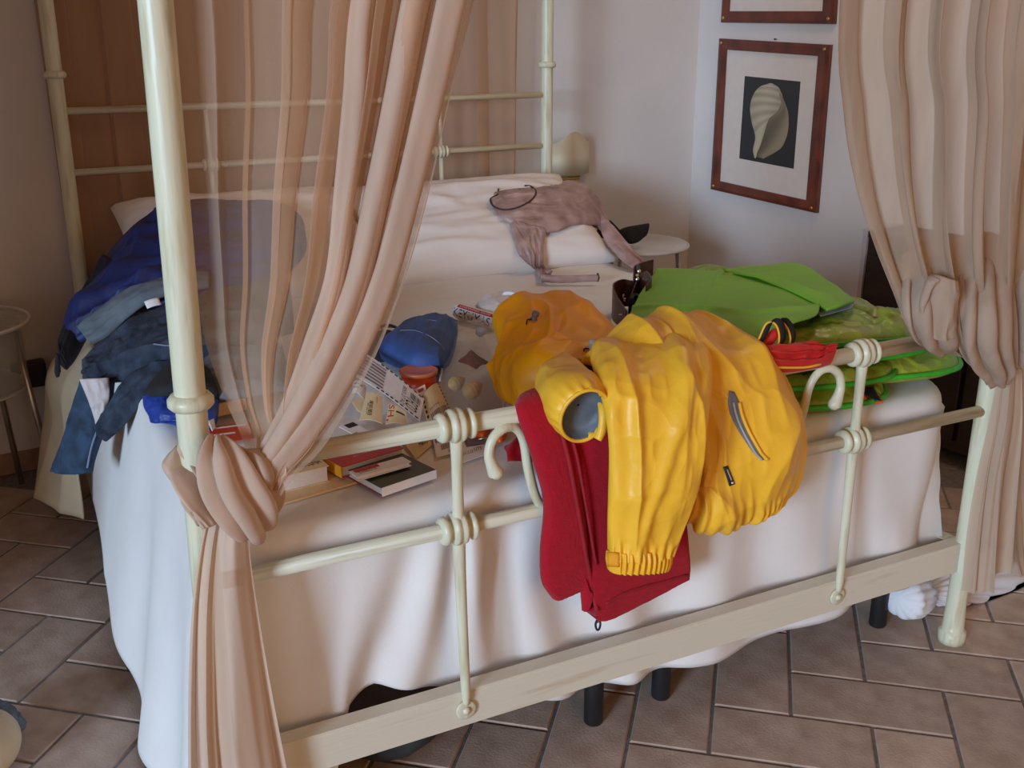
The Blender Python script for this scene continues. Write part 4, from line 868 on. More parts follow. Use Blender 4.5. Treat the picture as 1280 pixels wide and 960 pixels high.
# red nylon bag with a black and yellow edged strap
rb = thing('red_bag', 'red nylon bag with black yellow edged zip strap against the green sheet', 'bag', (1.15, .05, .83))
rows = [P([(926, 447, .03), (940, 458, .0)]), P([(958, 440, .01), (962, 462, -.03)]), P([(985, 434, .008), (988, 463, -.034)]), P([(1010, 430, .006), (1010, 461, -.034)]), P([(1024, 436, .0), (1024, 457, -.032)]), P([(1041, 438, -.01), (1041, 450, -.03)])]
rbd = cloth('bag_body', rows, 90, 50, m_redbag, rb, .003, .022, .02, 2.6, None, lambda s, c, G: .014*(ridge(s*1.2, c*4.2, 41, 1.6)-.4)+.008*(crumple(s, c, 4, 3, 44)-.45))
tube('edge_piping', [surf([rbd], u, v, .002) if surf([rbd], u, v, .002) is not None else py(u, v, -.04) for u, v in ((946, 457), (965, 459), (988, 459.5), (1008, 459), (1022, 456))]+[py(1030, 454, -.02), py(1033, 456, -.02)], .0024, m_yellow, rb, 8, 40)
cloth('bag_flap', [P([(931, 449, .04), (946, 446, .035)]), P([(948, 432, .03), (962, 434, .025)]), P([(960, 416, .03), (971, 424, .02)]), P([(968, 410, .03), (973, 416, .025)])], 30, 20, m_redbag, rb, .003, .008, .006, 2.4)
def loop(us, y, wdt, mat, edge):
    C = crm(np.array(P([(u, v, y) for u, v in us])), 60); V = []
    for i in range(60): V += [C[i], C[i]+RT*wdt*1.25+np.array([0, .010, .006])]
    o = mesh('strap_band', V, gridfaces(60, 2), mat, rb); o.modifiers.new('thickness', 'SOLIDIFY').thickness = .003
    tube('strap_edging', C, .0022, edge, o, 8)
loop([(936, 446), (948, 425), (957, 406), (965, 403), (971, 408), (974, 420), (972, 432), (964, 440), (955, 446)], .012, .016, m_blackfab, m_yellow)
loop([(972, 402), (978, 403), (985, 412), (988, 424), (985, 434), (977, 440), (968, 443)], .025, .014, m_blackfab, m_yellow)

# ================================================================ CLOTHES HEAP AT THE HEAD LEFT
nj = thing('padded_jacket', 'navy blue padded jacket heaped at the left head of the bed', 'jacket', (.25, 1.6, .8))
rows = [P([(190, 278, 1.92), (232, 258, 1.90), (300, 256, 1.88), (345, 260, 1.86), (374, 268, 1.82)]), P([(150, 300, 1.82), (220, 290, 1.76), (290, 288, 1.74), (345, 285, 1.72), (382, 290, 1.70)]), P([(112, 352, 1.66), (180, 330, 1.60), (250, 325, 1.55), (330, 318, 1.52), (380, 318, 1.50)]),
        P([(82, 405, 1.50), (130, 385, 1.44), (200, 362, 1.40), (280, 352, 1.36), (345, 350, 1.36)]), P([(74, 436, 1.42), (95, 428, 1.38), (150, 395, 1.34), (220, 375, 1.30), (280, 368, 1.28)])]
njb = cloth('body', rows, 110, 120, m_navy, nj, .004, .05, .02, 3, 5, lambda s, c, G: .045*(crumple(s, c, 2, 2.6, 101, .7)-.45)+.008*np.sin(2*np.pi*7*s)*(c > .15))
cloth('sleeve', [P([(132, 328, 1.72), (150, 332, 1.64)]), P([(100, 372, 1.60), (130, 378, 1.54)]), P([(76, 420, 1.44), (98, 440, 1.36)]), P([(72, 446, 1.36), (84, 458, 1.32)])], 40, 24, m_navyblack, nj, .004, .035, .02, 2.4, None, lambda s, c, G: .015*(crumple(s, c, 3, 2, 105)-.4))
lt = [P([(70, 440, 1.33), (74, 444, 1.32)]), P([(68, 462, 1.30), (76, 462, 1.30)]), P([(70, 472, 1.29), (74, 470, 1.29)])]
cloth('drawcord_tab', lt, 12, 6, m_navyblack, nj, .003, .004, .002, 2.4)
cloth('lining_band', [P([(96, 408, 1.36), (116, 430, 1.30)]), P([(118, 392, 1.36), (134, 420, 1.28)]), P([(150, 368, 1.36), (160, 396, 1.28)]), P([(186, 352, 1.36), (188, 376, 1.28)]), P([(218, 344, 1.36), (222, 366, 1.28)]), P([(262, 340, 1.36), (262, 358, 1.28)])], 60, 24, m_bluegrey, nj, .003, .012, .01, 3, None, lambda s, c, G: .016*(crumple(s, c, 4, 2, 110)-.4))
cloth('care_label', [P([(180, 377, 1.25), (198, 372, 1.25)]), P([(184, 386, 1.235), (202, 381, 1.235)])], 6, 8, m_paper, nj, .001, disp=lambda s, c, G: .004*np.sin(3*c), dispedge=False)
jn = thing('jeans', 'dark blue denim jeans hanging over the left side of the bed', 'jeans', (.05, 1.1, .68))
def denim(a, sd): return lambda s, c, G: a*(crumple(s, c, 2.4, 2.4, sd, .7)-.4)
rows = [P([(108, 446, 1.30), (160, 420, 1.27), (200, 395, 1.25), (240, 388, 1.22), (300, 388, 1.2)]), P([(104, 466, 1.22), (150, 440, 1.16), (195, 420, 1.12), (240, 412, 1.08), (310, 410, 1.05)]), P([(106, 478, 1.14), (150, 462, 1.06), (195, 444, 1.0), (245, 440, .95), (320, 436, .92)]), P([(128, 480, 1.08), (160, 474, 1.0), (200, 460, .93), (250, 458, .88), (325, 456, .85)])]
jb = cloth('seat', rows, 90, 100, m_denim, jn, .004, .03, .012, 3, 5, denim(.045, 120))
for L, nm, sd, pf in (([P([(218, 396, 1.16), (224, 410, 1.10)]), P([(170, 412, 1.14), (178, 432, 1.06)]), P([(132, 440, 1.12), (140, 462, 1.05)]), P([(104, 468, 1.12), (112, 478, 1.06)])], 'waistband', 130, .012),
               ([P([(226, 448, .93), (232, 476, .86)]), P([(186, 456, .95), (196, 488, .88)]), P([(158, 474, .96), (170, 512, .90)]), P([(140, 502, .98), (152, 534, .93)]), P([(122, 532, .99), (132, 552, .96)])], 'leg_edge', 135, .016)):
    cloth(nm, L, 70, 24, m_denim, jn, .004, pf, .008, 2.6, None, lambda s, c, G, sd=sd: .014*(crumple(s, c, 5, 2, sd)-.4)+.003*np.sin(2*np.pi*c*2))
rows = [P([(102, 476, 1.12), (122, 480, 1.06), (142, 478, 1.02)]), P([(92, 505, 1.12), (115, 510, 1.06), (138, 520, 1.02)]), P([(82, 540, 1.12), (105, 542, 1.06), (128, 545, 1.02)]), P([(70, 572, 1.12), (94, 575, 1.06), (118, 575, 1.02)]), P([(66, 588, 1.12), (92, 591, 1.06), (115, 590, 1.02)])]
lg = cloth('leg', rows, 70, 40, m_denimleg, jn, .004, .022, .01, 3, None, denim(.022, 140))
cloth('pocket_lining', [P([(99, 474, 1.015), (136, 472, 1.0)]), P([(112, 506, 1.005), (136, 500, .985)]), P([(121, 534, 1.0), (124, 534, .995)])], 30, 20, m_pocket, jn, .002, .006, .002, 3, None, denim(.012, 150))
tube('leg_seam', [surf([lg], u, v, .002) for u, v in ((122, 536), (114, 560), (109, 585)) if surf([lg], u, v, .002) is not None], .0025, m_stitch, lg, 6, 20)
L = [surf([jb], u, v, .002) for u, v in ((192, 430), (210, 432), (222, 431), (240, 428))]
tube('stitch_line', [q for q in L if q is not None], .002, m_stitch, jb, 6, 20)
# further clothes seen through the sheer curtain
tx = cloth('sweater', [P([(232, 375, 1.16), (300, 360, 1.18), (362, 352, 1.16)]), P([(232, 400, 1.02), (300, 392, 1.0), (366, 385, .98)]), P([(238, 430, .90), (305, 428, .88), (368, 415, .88)])], 60, 60, m_darksweater, None, .004, .03, .012, 3, 5, lambda s, c, G: .03*(crumple(s, c, 2, 2.4, 160)-.4))
tag(tx, 'dark brown grey sweater below the navy jacket behind the sheer curtain', 'sweater')
ty = cloth('folded_shirt', [P([(246, 452, .84), (300, 438, .86), (352, 430, .86)]), P([(246, 478, .74), (302, 468, .72), (360, 460, .72)]), P([(256, 500, .64), (305, 495, .62), (362, 486, .62)])], 60, 60, m_bluegrey, None, .004, .022, .01, 4, 5, lambda s, c, G: .02*(crumple(s, c, 2, 2.4, 165)-.4))
tag(ty, 'dark grey shirt folded behind the sheer front curtain', 'shirt')

# ================================================================ SMALL THINGS ON THE BED
ZB = .655
# blue and black toilet bag beside the front post
bp = thing('wash_bag', 'royal blue wash bag with black lid behind the front left post', 'bag', (.06, .7, ZB))
rows = [[pz(196, 470, .72), pz(225, 452, .735), pz(262, 458, .73)], [pz(180, 490, .71), pz(222, 480, .735), pz(272, 484, .725)], [pz(178, 497, .70), pz(222, 494, .715), pz(274, 500, .70)]]
cloth('lid', rows, 40, 40, m_blackfab, bp, .003, .015, .02, 3, 5)
rows = [[pz(178, 494, .705), pz(220, 492, .705), pz(274, 498, .70)], [pz(180, 510, .685), pz(222, 516, .685), pz(272, 520, .685)], [pz(190, 522, .664), pz(225, 533, .664), pz(266, 536, .664)]]
wb = cloth('bag_body', rows, 40, 60, m_blue, bp, .003, .016, .03, 3, None, lambda s, c, G: .014*(crumple(s, c, 2, 3, 170)-.4))
cloth('tag_label', [[pz(262, 520, .69)+[-0.01, -.03, 0], pz(270, 516, .69)+[-.01, -.03, 0]], [pz(268, 532, .675)+[-.01, -.03, 0], pz(272, 528, .675)+[-.01, -.03, 0]]], 4, 4, m_paper, bp, .001)

def patch3(q):
    q = [np.array(a, float) for a in q]
    n = np.cross(q[1]-q[0], q[3]-q[0]); n /= np.linalg.norm(n); n = n if n[2] > 0 else -n
    def f(a, b, h=0): return (q[0]*(1-a)+q[1]*a)*(1-b)+(q[3]*(1-a)+q[2]*a)*b + n*h
    return f
def card(name, quad, label, mat, prints=(), th=.0012, parent=None, cat='card', bow=0.):
    f = patch3(quad); n = 10; bw = lambda a, b: bow*math.sin(math.pi*a)
    top = [f(i/(n-1), j/(n-1), th+bw(i/(n-1), j/(n-1))) for i in range(n) for j in range(n)]; bot = [f(i/(n-1), j/(n-1), bw(i/(n-1), j/(n-1))) for i in range(n) for j in range(n)]
    F = gridfaces(n, n)+gridfaces(n, n, n*n, True); o1 = n*n
    for j in range(n-1):
        for p, q in ((j+1, j), ((n-1)*n+j, (n-1)*n+j+1), (j*n, (j+1)*n), ((j+1)*n+n-1, j*n+n-1)): F.append((p, q, o1+q, o1+p))
    o = mesh(name, top+bot, F, mat, parent, False)
    if label: tag(o, label, cat)
    bym = {}
    for it in prints: bym.setdefault(it[0].name, (it[0], []))[1].append(it)
    for m, its in bym.values():
        V = []; F = []
        for it in its:
            if isinstance(it[1], str):
                TV, TF = text_geo(it[1]); a0, b0, a1, b1 = it[2:6]; rot = it[6] if len(it) > 6 else 0; o_ = len(V)
                for x, y in TV:
                    if rot: x, y = (y, 1-x) if rot == 1 else (1-y, x)
                    a = a0+(a1-a0)*x; b = b1+(b0-b1)*y; V.append(f(a, b, th+.0006+bw(a, b)))
                F += [tuple(i+o_ for i in q) for q in TF]
            else:
                a0, b0, a1, b1 = it[1:5]; o_ = len(V); k = 6
                for i in range(k):
                    a = a0+(a1-a0)*i/(k-1); V += [f(a, b0, th+.0006+bw(a, b0)), f(a, b1, th+.0006+bw(a, b1))]
                F += [(o_+2*i, o_+2*i+1, o_+2*i+3, o_+2*i+2) for i in range(k-1)]
        mesh('print', V, F, m, o, False)
    return o
_TX = {}
def text_geo(t):
    if t in _TX: return _TX[t]
    cu_ = bpy.data.curves.new('text', 'FONT'); cu_.body = t; cu_.resolution_u = 3; ob = bpy.data.objects.new('text', cu_); COL.objects.link(ob)
    bpy.context.view_layer.update(); dg = bpy.context.evaluated_depsgraph_get(); me = bpy.data.meshes.new_from_object(ob.evaluated_get(dg))
    V = np.array([v.co[:2] for v in me.vertices]); F = [tuple(p.vertices) for p in me.polygons]
    mn, mx_ = V.min(0), V.max(0); V = (V-mn)/np.maximum(mx_-mn, 1e-6)
    bpy.data.objects.remove(ob); bpy.data.curves.remove(cu_); bpy.data.meshes.remove(me); _TX[t] = (V, F); return _TX[t]
def bars(m, a0, b0, a1, b1, n, seed=0, vert=True):
    r = random.Random(seed); out = []
    for k in range(n):
        w = r.uniform(.25, .7)/n; c = (k+.5)/n
        if vert: out.append((m, a0+(a1-a0)*(c-w/2), b0, a0+(a1-a0)*(c+w/2), b1))
        else: out.append((m, a0, b0+(b1-b0)*(c-w/2), a1, b0+(b1-b0)*(c+w/2)))
    return out
def dashes(m, a, b0, b1, n, w): return [(m, a-w/2, b0+(b1-b0)*k/n, a+w/2, b0+(b1-b0)*(k+.6)/n) for k in range(n)]
def dashes_h(m, b, a0, a1, n, w): return [(m, a0+(a1-a0)*k/n, b-w/2, a0+(a1-a0)*(k+.6)/n, b+w/2) for k in range(n)]

# airline tag lying across the heap
card('luggage_tag', [pz(444, 434, .715), pz(530, 499, .70), pz(525, 527, .69), pz(436, 466, .705)], 'long white luggage tag with grey bars and black dashed edges', m_paper,
     bars(m_inkgrey, .05, .08, .50, .92, 7, 1, False)+dashes_h(m_ink, .03, .42, 1., 9, .05)+dashes_h(m_ink, .97, .42, 1., 9, .05)+[(m_ink, 'FCO', .80, .50, .95, .85, 1), (m_inkgrey, '8055 27 AZ', .74, .18, .79, .9, 1)]+bars(m_ink, .84, .2, .97, .45, 10, 3), bow=.008, cat='tag')
card('luggage_tag', [pz(526, 498, .695), pz(548, 479, .70), pz(566, 518, .68), pz(536, 535, .675)], 'tan luggage tag with black dashed edges leaning on the plastic bag', m_tan,
     dashes(m_ink, .06, 0, 1, 6, .06)+dashes(m_ink, .95, 0, 1, 9, .05)+bars(m_inkgrey, .15, .72, .9, 1, 12, 5)+[(m_inkgrey, '...... ... .. .....', .2, .56, .6, .62)], bow=.01, cat='tag')
card('luggage_tag', [pz(540, 545, .66), pz(571, 534, .66), pz(584, 561, .657), pz(546, 572, .657)], 'white bar coded tag end below the foot rail knuckle', m_paper,
     bars(m_inkgrey, .05, 0, .95, .42, 11, 6)+bars(m_ink, .2, .55, .8, .78, 16, 7)+[(m_ink, '55 721', .4, .84, .6, .94)], cat='tag')
card('paper_slip', [pz(574, 561, .658), pz(606, 556, .658), pz(609, 568, .657), pz(577, 579, .657)], 'small white paper slip with dark print on the bed edge', m_paper, [(m_ink, 'UTS', .55, .15, .85, .45), (m_inkgrey, 'J.L.3.22', .1, .3, .5, .6)], cat='paper')
card('price_card', [pz(458, 492, .70), pz(478, 497, .70), pz(478, 530, .675), pz(449, 526, .675)], 'rounded tan card printed with a small barcode', m_tan, bars(m_ink, .35, .3, .55, .85, 9, 8, False)+[(m_ink, '80 0217', .25, .4, .32, .8, 1), (m_inkred, .72, .1, .74, .35)], bow=.006)
card('card', [pz(486, 506, .69), pz(508, 516, .69), pz(510, 532, .672), pz(482, 531, .675)], 'tan card with large red letters sticking out under the luggage tag', m_tan, [(m_inkred, 'SH', .05, .02, .38, .66, 1), (m_inkred, .02, .78, .12, .86), (m_ink, .5, .3, .9, .4)], bow=.006)
card('card', [pz(440, 503, .685), pz(456, 494, .69), pz(452, 516, .675), pz(447, 514, .675)], 'folded tan card corner beside the barcode card', m_tan)
card('leaflet', [pz(424, 534, .67), pz(441, 528, .672), pz(468, 543, .665), pz(452, 549, .665)], 'white leaflet with a dark band and blue blots above the red book', m_paper, [(m_ink, .3, .02, .98, .28), (m_inkgrey, .05, .6, .3, .85)])
card('receipt', [pz(442, 478, .695), pz(458, 484, .695), pz(456, 500, .685), pz(440, 492, .685)], 'crumpled white receipt under the barred luggage tag', m_paper, [(m_inkgrey, .1, .2, .8, .3), (m_inkgrey, .1, .5, .6, .6)], cat='paper', bow=.01)
card('receipt', [pz(517, 488, .70), pz(531, 481, .705), pz(534, 494, .69), pz(522, 500, .69)], 'small white card with a red diamond before the orange tub', m_paper, [(m_inkred, .3, .2, .8, .5)], cat='card')
card('brochure', [pz(494, 540, .659), pz(530, 538, .659), pz(540, 556, .657), pz(520, 574, .656)], 'tan brochure with green and red print beside the books', m_tan, [(m_inkgreen, .35, .3, .75, .5), (m_inkred, .75, .35, .9, .6), (m_ink, 'MIRTO', .5, .6, .9, .8)], cat='brochure')
card('leaflet', [pz(578, 540, .659), pz(592, 537, .659), pz(606, 553, .657), pz(586, 558, .657)], 'brown grey leaflet under the orange key tag', m_inkgrey, cat='leaflet')
card('paper_sheet', [pz(345, 610, .655), pz(440, 575, .655), pz(462, 600, .654), pz(352, 632, .654)], 'tan paper folder under the thick tan paperback', m_tan, th=.004, cat='folder')

def book(name, A, B, Cc, z, th, label, cover, pages, spine=None, prints=(), back=None):
    """A-B is the near long edge on the cover, C tells how deep it goes"""
    a, b, c = pz(*A, z), pz(*B, z), pz(*Cc, z); X = b-a; X[2] = 0; L = np.linalg.norm(X); X /= L
    Yv = np.array([-X[1], X[0], 0]); D = float(np.dot(c-a, Yv)); sgn = 1 if D > 0 else -1; Yv = Yv*sgn; D = abs(D); H = np.array([0, 0, 1.])
    t = thing(name, label, 'book', a+X*L/2+Yv*D/2-H*th)
    t.location = Vector(a+X*L/2+Yv*D/2-H*th)
    box('front_cover', a-H*.0015, X*L, Yv*D, H*.0015, cover, t); box('back_cover', a-H*th, X*L, Yv*D, H*.0015, back or cover, t)
    box('page_block', a-H*(th-.0017)+X*.003+Yv*.003, X*(L-.006), Yv*(D-.006), H*(th-.0034), pages, t)
    if spine is not None:
        if spine[0] == 'L': box('spine', a-H*th-X*.0012, X*.0012, Yv*D, H*th, spine[1], t)
        else: box('spine', a-H*th-Yv*.0012, X*L, Yv*.0012, H*th, spine[1], t)
    fc = t.children[0]
    for m, s_, a0, b0, a1, b1 in prints:
        TV, TF = text_geo(s_) if isinstance(s_, str) else ([(0, 0), (1, 0), (1, 1), (0, 1)], [(0, 1, 2, 3)])
        mesh('print', [a+X*L*(a0+(a1-a0)*x)+Yv*D*(b0+(b1-b0)*y)+H*.0004 for x, y in TV], TF, m, fc, False)
    return t
book('book', (477, 610), (545, 587), (503, 562), .675, .017, 'dark green covered book lying at the front edge of the bed', m_greencover, m_pages, ('N', m_paper), (), m_maroon)
book('book', (427, 584), (505, 560), (402, 569), .686, .022, 'glossy red book with a yellow spine under the foot rail', m_redcover, m_pages, ('L', m_yspine), [(m_pages, 'LE VIE DEL', .52, .62, .9, .74), (m_pages, 'guida', .30, .35, .6, .43)])
book('booklet', (447, 596), (514, 577), (441, 588), .688, .009, 'pale booklet with red heading lying between the red and green books', m_paper, m_paper, None, [(m_inkred, 0, .05, .55, .5, .95), (m_ink, 'DANILO LA', .10, .3, .42, .55)])
book('book', (352, 596), (411, 582), (372, 566), .690, .032, 'thick tan paperback half hidden by the curtain knot', m_tan, m_pages, None, [(m_ink, 'SARDEGNA', .35, .2, .95, .5)])
# things behind the sheer curtain: box and papers
k = box('carton', pz(262, 524, .66), (.085, .02, 0), (-.015, .08, 0), (0, 0, .03), m_tan, None, .002); tag(k, 'small tan carton behind the lower front curtain', 'box')
card('map', [pz(262, 534, .659), pz(312, 528, .659), pz(318, 548, .658), pz(262, 556, .658)], 'orange printed folded map behind the curtain near the post', m_tub, [(m_paper, .1, .1, .9, .2), (m_paper, .1, .5, .6, .6)], cat='map')

# orange tub with lid
tb = thing('plastic_tub', 'red orange round plastic tub with a lid among the tags', 'tub', (.58, .60, ZB))
q = pz(524, 484, ZB+.01); q[2] = ZB
lathe('tub', [(0, .036), (.003, .038), (.045, .042)], q, (0, 0, 1), m_tub, tb, 36)
lathe('lid', [(.044, .040), (.045, .0445), (.052, .0445), (.054, .041), (.052, .037), (.051, .002)], q, (0, 0, 1), m_lid, tb, 36)
# blue canvas pouch, black case and spectacles
pb_ = thing('canvas_pouch', 'blue canvas pouch with pale stitching next to the clear plastic bag', 'pouch', (.78, .9, ZB))
rows = [[pz(524, 398, .69), pz(545, 393, .70), pz(572, 400, .69)], [pz(500, 410, .695), pz(535, 410, .715), pz(572, 418, .70)], [pz(478, 424, .70), pz(525, 432, .725), pz(568, 440, .70)], [pz(474, 438, .685), pz(520, 452, .71), pz(560, 458, .69)], [pz(482, 446, .665), pz(515, 462, .67), pz(546, 464, .67)]]
pc = cloth('pouch_body', rows, 60, 60, m_pouch, pb_, .003, .020, .02, 2.8, 6, lambda s, c, G: .014*(crumple(s, c, 2, 2.6, 180)-.4))
for L in (((500, 413), (518, 413), (535, 419), (548, 428), (556, 438)), ((526, 399), (545, 401), (558, 406))):
    l = [surf([pc], u, v, .0015) for u, v in L]; l = [q for q in l if q is not None]
    if len(l) > 2: tube('stitching', l, .0011, m_stitch, pb_, 6, 30)
cloth('pull_loop', [[pz(533, 397, .70), pz(540, 394, .71)], [pz(543, 394, .715), pz(550, 397, .70)]], 10, 10, m_navy, pb_, .003, .008, .004, 2.4)
cs_ = cloth('glasses_case', [[pz(462, 420, .675), pz(482, 414, .675), pz(500, 420, .67)], [pz(460, 440, .685), pz(482, 436, .69), pz(505, 440, .675)], [pz(464, 452, .662), pz(482, 452, .665), pz(500, 450, .662)]], 30, 30, m_blackfab, None, .003, .016, .006, 3, 5)
tag(cs_, 'black soft case under the blue canvas pouch', 'case')
g0 = thing('spectacles', 'black framed spectacles lying folded behind the blue pouch', 'glasses', pz(488, 411, ZB+.015))
tube('frame_rim', [pz(u, v, ZB+.02) for u, v in ((477, 408), (484, 406), (495, 409), (492, 415), (487, 420), (478, 418))], .0035, m_black, g0, 8, 40, closed=True)
tube('temple_arm', [pz(495, 409, ZB+.02), pz(488, 408, ZB+.024), pz(470, 408, ZB+.02)], .0035, m_black, g0, 8, 20)
# clear zip bag with a dried starfish and shells
zbag = thing('zip_bag', 'clear plastic zip bag lying in front of the orange jacket hood', 'bag', (.72, .55, ZB))
rows = [[pz(566, 402, .70), pz(592, 400, .71), pz(614, 404, .69)], [pz(558, 435, .695), pz(592, 432, .735), pz(625, 438, .69)], [pz(551, 475, .685), pz(592, 475, .73), pz(629, 480, .68)], [pz(553, 512, .668), pz(592, 518, .67), pz(628, 514, .668)]]
zbo = cloth('bag_film', rows, 50, 50, m_clear, zbag, .0006, .012, .012, 2.6, 6, lambda s, c, G: .016*(crumple(s, c, 2.5, 2.5, 190)-.45))
tube('zip_strip', [pz(566, 402, .702), pz(560, 425, .70), pz(554, 452, .695), pz(550, 476, .69)], .0026, m_glasswhite, zbag, 8, 20)
tube('edge_seam', [pz(614, 404, .692), pz(625, 438, .692), pz(629, 480, .682), pz(628, 514, .67), pz(592, 518, .67), pz(553, 512, .67)], .0016, m_clear2, zbag, 6, 50)
st_c = pz(590, 449, .733); arms = [pz(588, 432, .735), pz(619, 454, .724), pz(597, 464, .728), pz(566, 451, .724)]
V = [st_c+[0, 0, .006]]
for k in range(4):
    a, b = arms[k], arms[(k+1) % 4]; V += [a, st_c+((a+b)/2-st_c)*.52+[0, 0, .003]]
ring_ = list(range(1, 9)); Vb = [np.array(v)-[0, 0, .007] for v in V]; o_ = len(V)
F = [(0, ring_[i], ring_[(i+1) % 8]) for i in range(8)]+[(o_, o_+ring_[(i+1) % 8], o_+ring_[i]) for i in range(8)]+[(ring_[i], o_+ring_[i], o_+ring_[(i+1) % 8], ring_[(i+1) % 8]) for i in range(8)]
sf = mesh('starfish', V+Vb, F, m_star, None); md = sf.modifiers.new('smooth', 'SUBSURF'); md.levels = md.render_levels = 3
tag(sf, 'dark red dried starfish inside the clear zip bag', 'starfish')
for (u, v, z, r, l) in ((572, 478, .712, .020, 'tan seashell with bright highlights at the left in the clear bag'), (592, 486, .712, .024, 'larger tan seashell low in the clear zip bag'), (602, 414, .700, .016, 'grey seashell at the top of the clear zip bag')):
    c = pz(u, v, z); o = lathe('seashell', [(t*r*2.4-r*1.2, r*math.sin(math.pi*min(1, (t*.96+.02))**.7)*(1+.06*math.sin(t*40))*.8) for t in np.linspace(0, 1, 22)], c, (.8, .3, .15), m_grey if 'grey' in l else m_shell, None, 18); tag(o, l, 'shell')
# rolled printed pack and crumpled white bag
nw = thing('printed_pack', 'rolled white pack with dark letters and a red stripe', 'pack', pz(592, 392, ZB))
pa, pe = pz(571, 388, ZB+.022), pz(622, 404, ZB+.022); ax = (pe-pa)/np.linalg.norm(pe-pa); LN = np.linalg.norm(pe-pa)
rp_ = lathe('pack_body', [(-.006, .003), (-.002, .014), (.006, .021), (.02, .023), (LN, .023), (LN+.004, .018)], pa, ax, m_paper, nw, 28)
side = np.cross(ax, [0, 0, 1]); side = side if np.dot(side, CAM-pa) > 0 else -side
def wrap(t, g, r=.0237): return pa+ax*t+(side*math.cos(g)+np.array([0, 0, 1.])*math.sin(g))*r
TV, TF = text_geo('KEYUMAS'); TV = np.array(TV)
mesh('print', [wrap(.012+x*(LN-.02), -.35+y*1.05) for x, y in TV], TF, m_ink, rp_, False)
V = [wrap(.02+(LN-.02)*i/20, .85+.55*j/5, .0235) for i in range(21) for j in range(6)]; mesh('print', V, gridfaces(21, 6), m_inkred, rp_, True)
TV, TF = text_geo('CHEWING GUM'); mesh('print', [wrap(.03+x*(LN-.05), .98+y*.25, .0240) for x, y in TV], TF, m_paper, rp_, False)
wbg = thing('plastic_carrier', 'crumpled white plastic bag with a handle behind the printed pack', 'bag', pz(630, 384, ZB))
rows = [[pz(594, 382, .672), pz(610, 372, .675), pz(632, 368, .675), pz(652, 376, .668)], [pz(598, 392, .675), pz(615, 384, .69), pz(636, 380, .69), pz(658, 384, .67)], [pz(612, 402, .668), pz(625, 396, .675), pz(642, 392, .675), pz(660, 392, .665)]]
cloth('bag_film', rows, 50, 60, m_bagwhite, wbg, .002, .014, .006, 2.8, 5, lambda s, c, G: .014*(crumple(s, c, 2.4, 3, 200)-.4))
strap('handle', [pz(628, 378, .685), pz(630, 370, .70), pz(640, 369, .705), pz(652, 374, .70), pz(657, 380, .685)], .010, m_bagwhite, wbg, .002, 30, (0, .5, 0))
# orange key tag
ok = thing('key_tag', 'orange plastic key tag with a ring on the front edge of the bed', 'key tag', pz(606, 545, ZB))
cloth('tag_half', [[pz(592, 538, .664), pz(594, 546, .662)], [pz(602, 535, .672), pz(604, 545, .668)], [pz(611, 536, .664), pz(611, 543, .662)]], 16, 12, m_orangep, ok, .003, .008, .004, 2.2)
cloth('tag_half', [[pz(617, 547, .660), pz(618, 553, .660)], [pz(625, 543, .668), pz(627, 552, .664)], [pz(632, 543, .660), pz(632, 549, .660)]], 16, 12, m_orangep, ok, .003, .008, .004, 2.2)
q = pz(614, 538, .668); tube('key_ring', [q+np.array([.009*math.cos(a), .009*math.sin(a)*.5, .009*math.sin(a)]) for a in np.linspace(0, 2*math.pi, 25)[:-1]], .0012, m_metal, ok, 6, closed=True)
tube('key', [pz(598, 549, .662), pz(610, 547, .662), pz(621, 545, .662)], .0022, m_chrome, ok, 6)

# ================================================================ ON THE FLOOR
lbg = thing('laundry_bag', 'white tied laundry bag on the floor behind the right front post', 'bag', (1.86, .14, 0))
def blob(name, c, r, mat, parent, seed, amp=.16, n=(26, 40), pinch=None, kz=1.):
    V = []; 
    for i in range(n[0]):
        th = math.pi*i/(n[0]-1)
        for k in range(n[1]):
            g = 2*math.pi*k/n[1]; w = 1+amp*(float(crumple(g*1.1+seed, th*1.6, 1, 1, seed))-.45)*math.sin(th)
            d = np.array([math.sin(th)*math.cos(g)*r[0]*w, math.sin(th)*math.sin(g)*r[1]*w, math.cos(th)*r[2]*w])
            V.append(np.array(c, float)+d)
    return mesh(name, V, [(i*n[1]+k, i*n[1]+(k+1) % n[1], (i+1)*n[1]+(k+1) % n[1], (i+1)*n[1]+k) for i in range(n[0]-1) for k in range(n[1])], mat, parent)
kn = py(1160, 740, .13)                                   # where the bag is tied
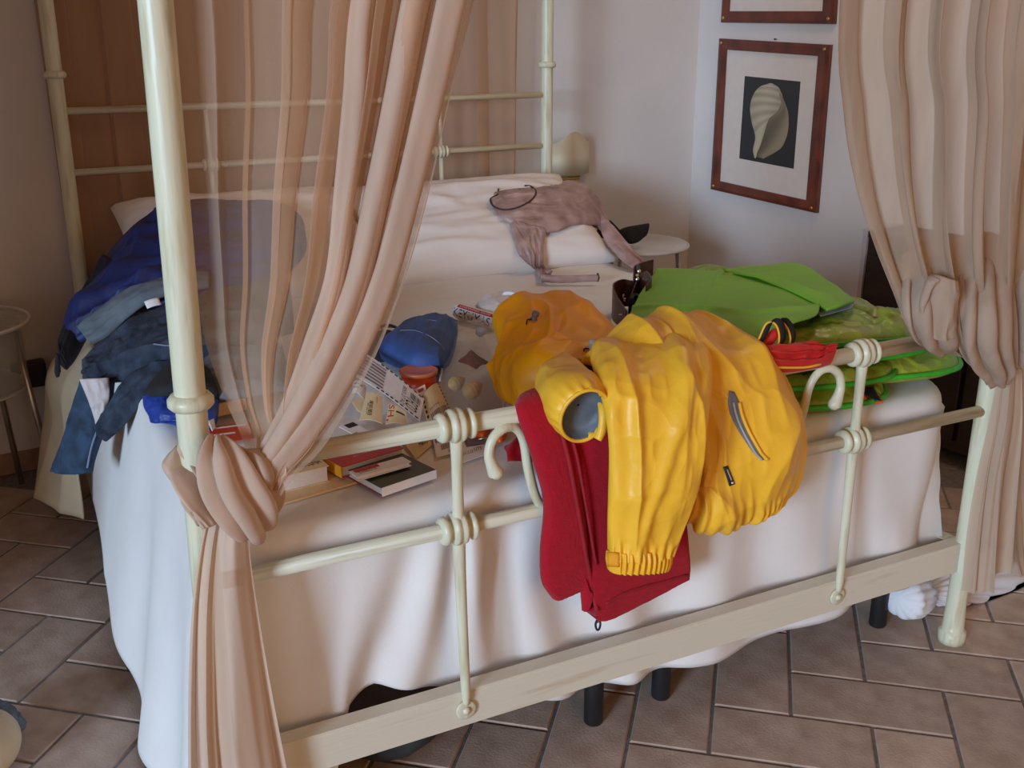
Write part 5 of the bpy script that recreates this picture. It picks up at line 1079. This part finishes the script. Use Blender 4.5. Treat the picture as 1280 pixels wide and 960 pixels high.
def gathered(name, tip, end, r0, r1, seed, nf, zmin=.002):
    n, seg = 34, 96; V = []; ax = np.array(end, float)-np.array(tip, float); ax_ = ax/np.linalg.norm(ax); u = np.cross(ax_, [0, 0, 1]); u /= np.linalg.norm(u); w = np.cross(u, ax_)
    for i in range(n):
        t = i/(n-1); rr = r0+(r1-r0)*math.sin(math.pi/2*min(1, t*1.5))**.8; rr *= 1 if t < .8 else max(.02, math.cos((t-.8)/.2*math.pi/2))**.5
        for k in range(seg):
            g = 2*math.pi*k/seg; q = rr*(1+.34*math.exp(-t*1.5)*(abs(math.sin(g*nf/2+1.2*math.sin(2*t+seed)))**.6-.6)+.22*(vn(np.array(g*1.6), np.array(t*3), seed+2)-.5))
            p = np.array(tip)+ax*t+u*math.cos(g)*q+w*math.sin(g)*q*.85; p[2] = max(zmin, p[2]); V.append(p)
    return mesh(name, V, [(i*seg+k, i*seg+(k+1) % seg, (i+1)*seg+(k+1) % seg, (i+1)*seg+k) for i in range(n-1) for k in range(seg)]+[tuple((n-1)*seg+k for k in range(seg)), tuple(range(seg))[::-1]], m_bagwhite, lbg)
gathered('bag_body', kn, py(1268, 726, .26), .018, .105, 5, 16)
gathered('bag_neck', kn, py(1120, 746, .10), .018, .062, 9, 14)
tube('tie_cord', [kn+np.array([.002, .019*math.cos(a), .019*math.sin(a)]) for a in np.linspace(0, 2*math.pi, 21)[:-1]], .004, m_bagwhite, lbg, 8, closed=True)
dk = blob('duffel_bag', (.345, .27, .135), (.135, .17, .134), m_darkbag, None, 3, .10); tag(dk, 'dark grey bag pushed under the bed foot behind the bottom rail', 'bag')
cr_ = blob('slipper', (-.43, .565, .055), (.085, .11, .054), m_cream, None, 6, .04); tag(cr_, 'cream rounded slipper toe at the lower left edge of the photo', 'slipper')
gc = cloth('grey_cloth', [[pz(-10, 872, .02), pz(-10, 890, .05)], [pz(6, 880, .02), pz(8, 902, .05)], [pz(18, 892, .012), pz(14, 912, .04)], [pz(32, 908, .006), pz(22, 918, .02)]], 30, 16, m_bluegrey, None, .003, .012, .004, 2.4, None, lambda s, c, G: .012*(crumple(s, c, 3, 2, 210)-.4))
gc.name = 'dust_cloth'; tag(gc, 'blue grey cloth lying against the cream slipper on the tiles', 'cloth')
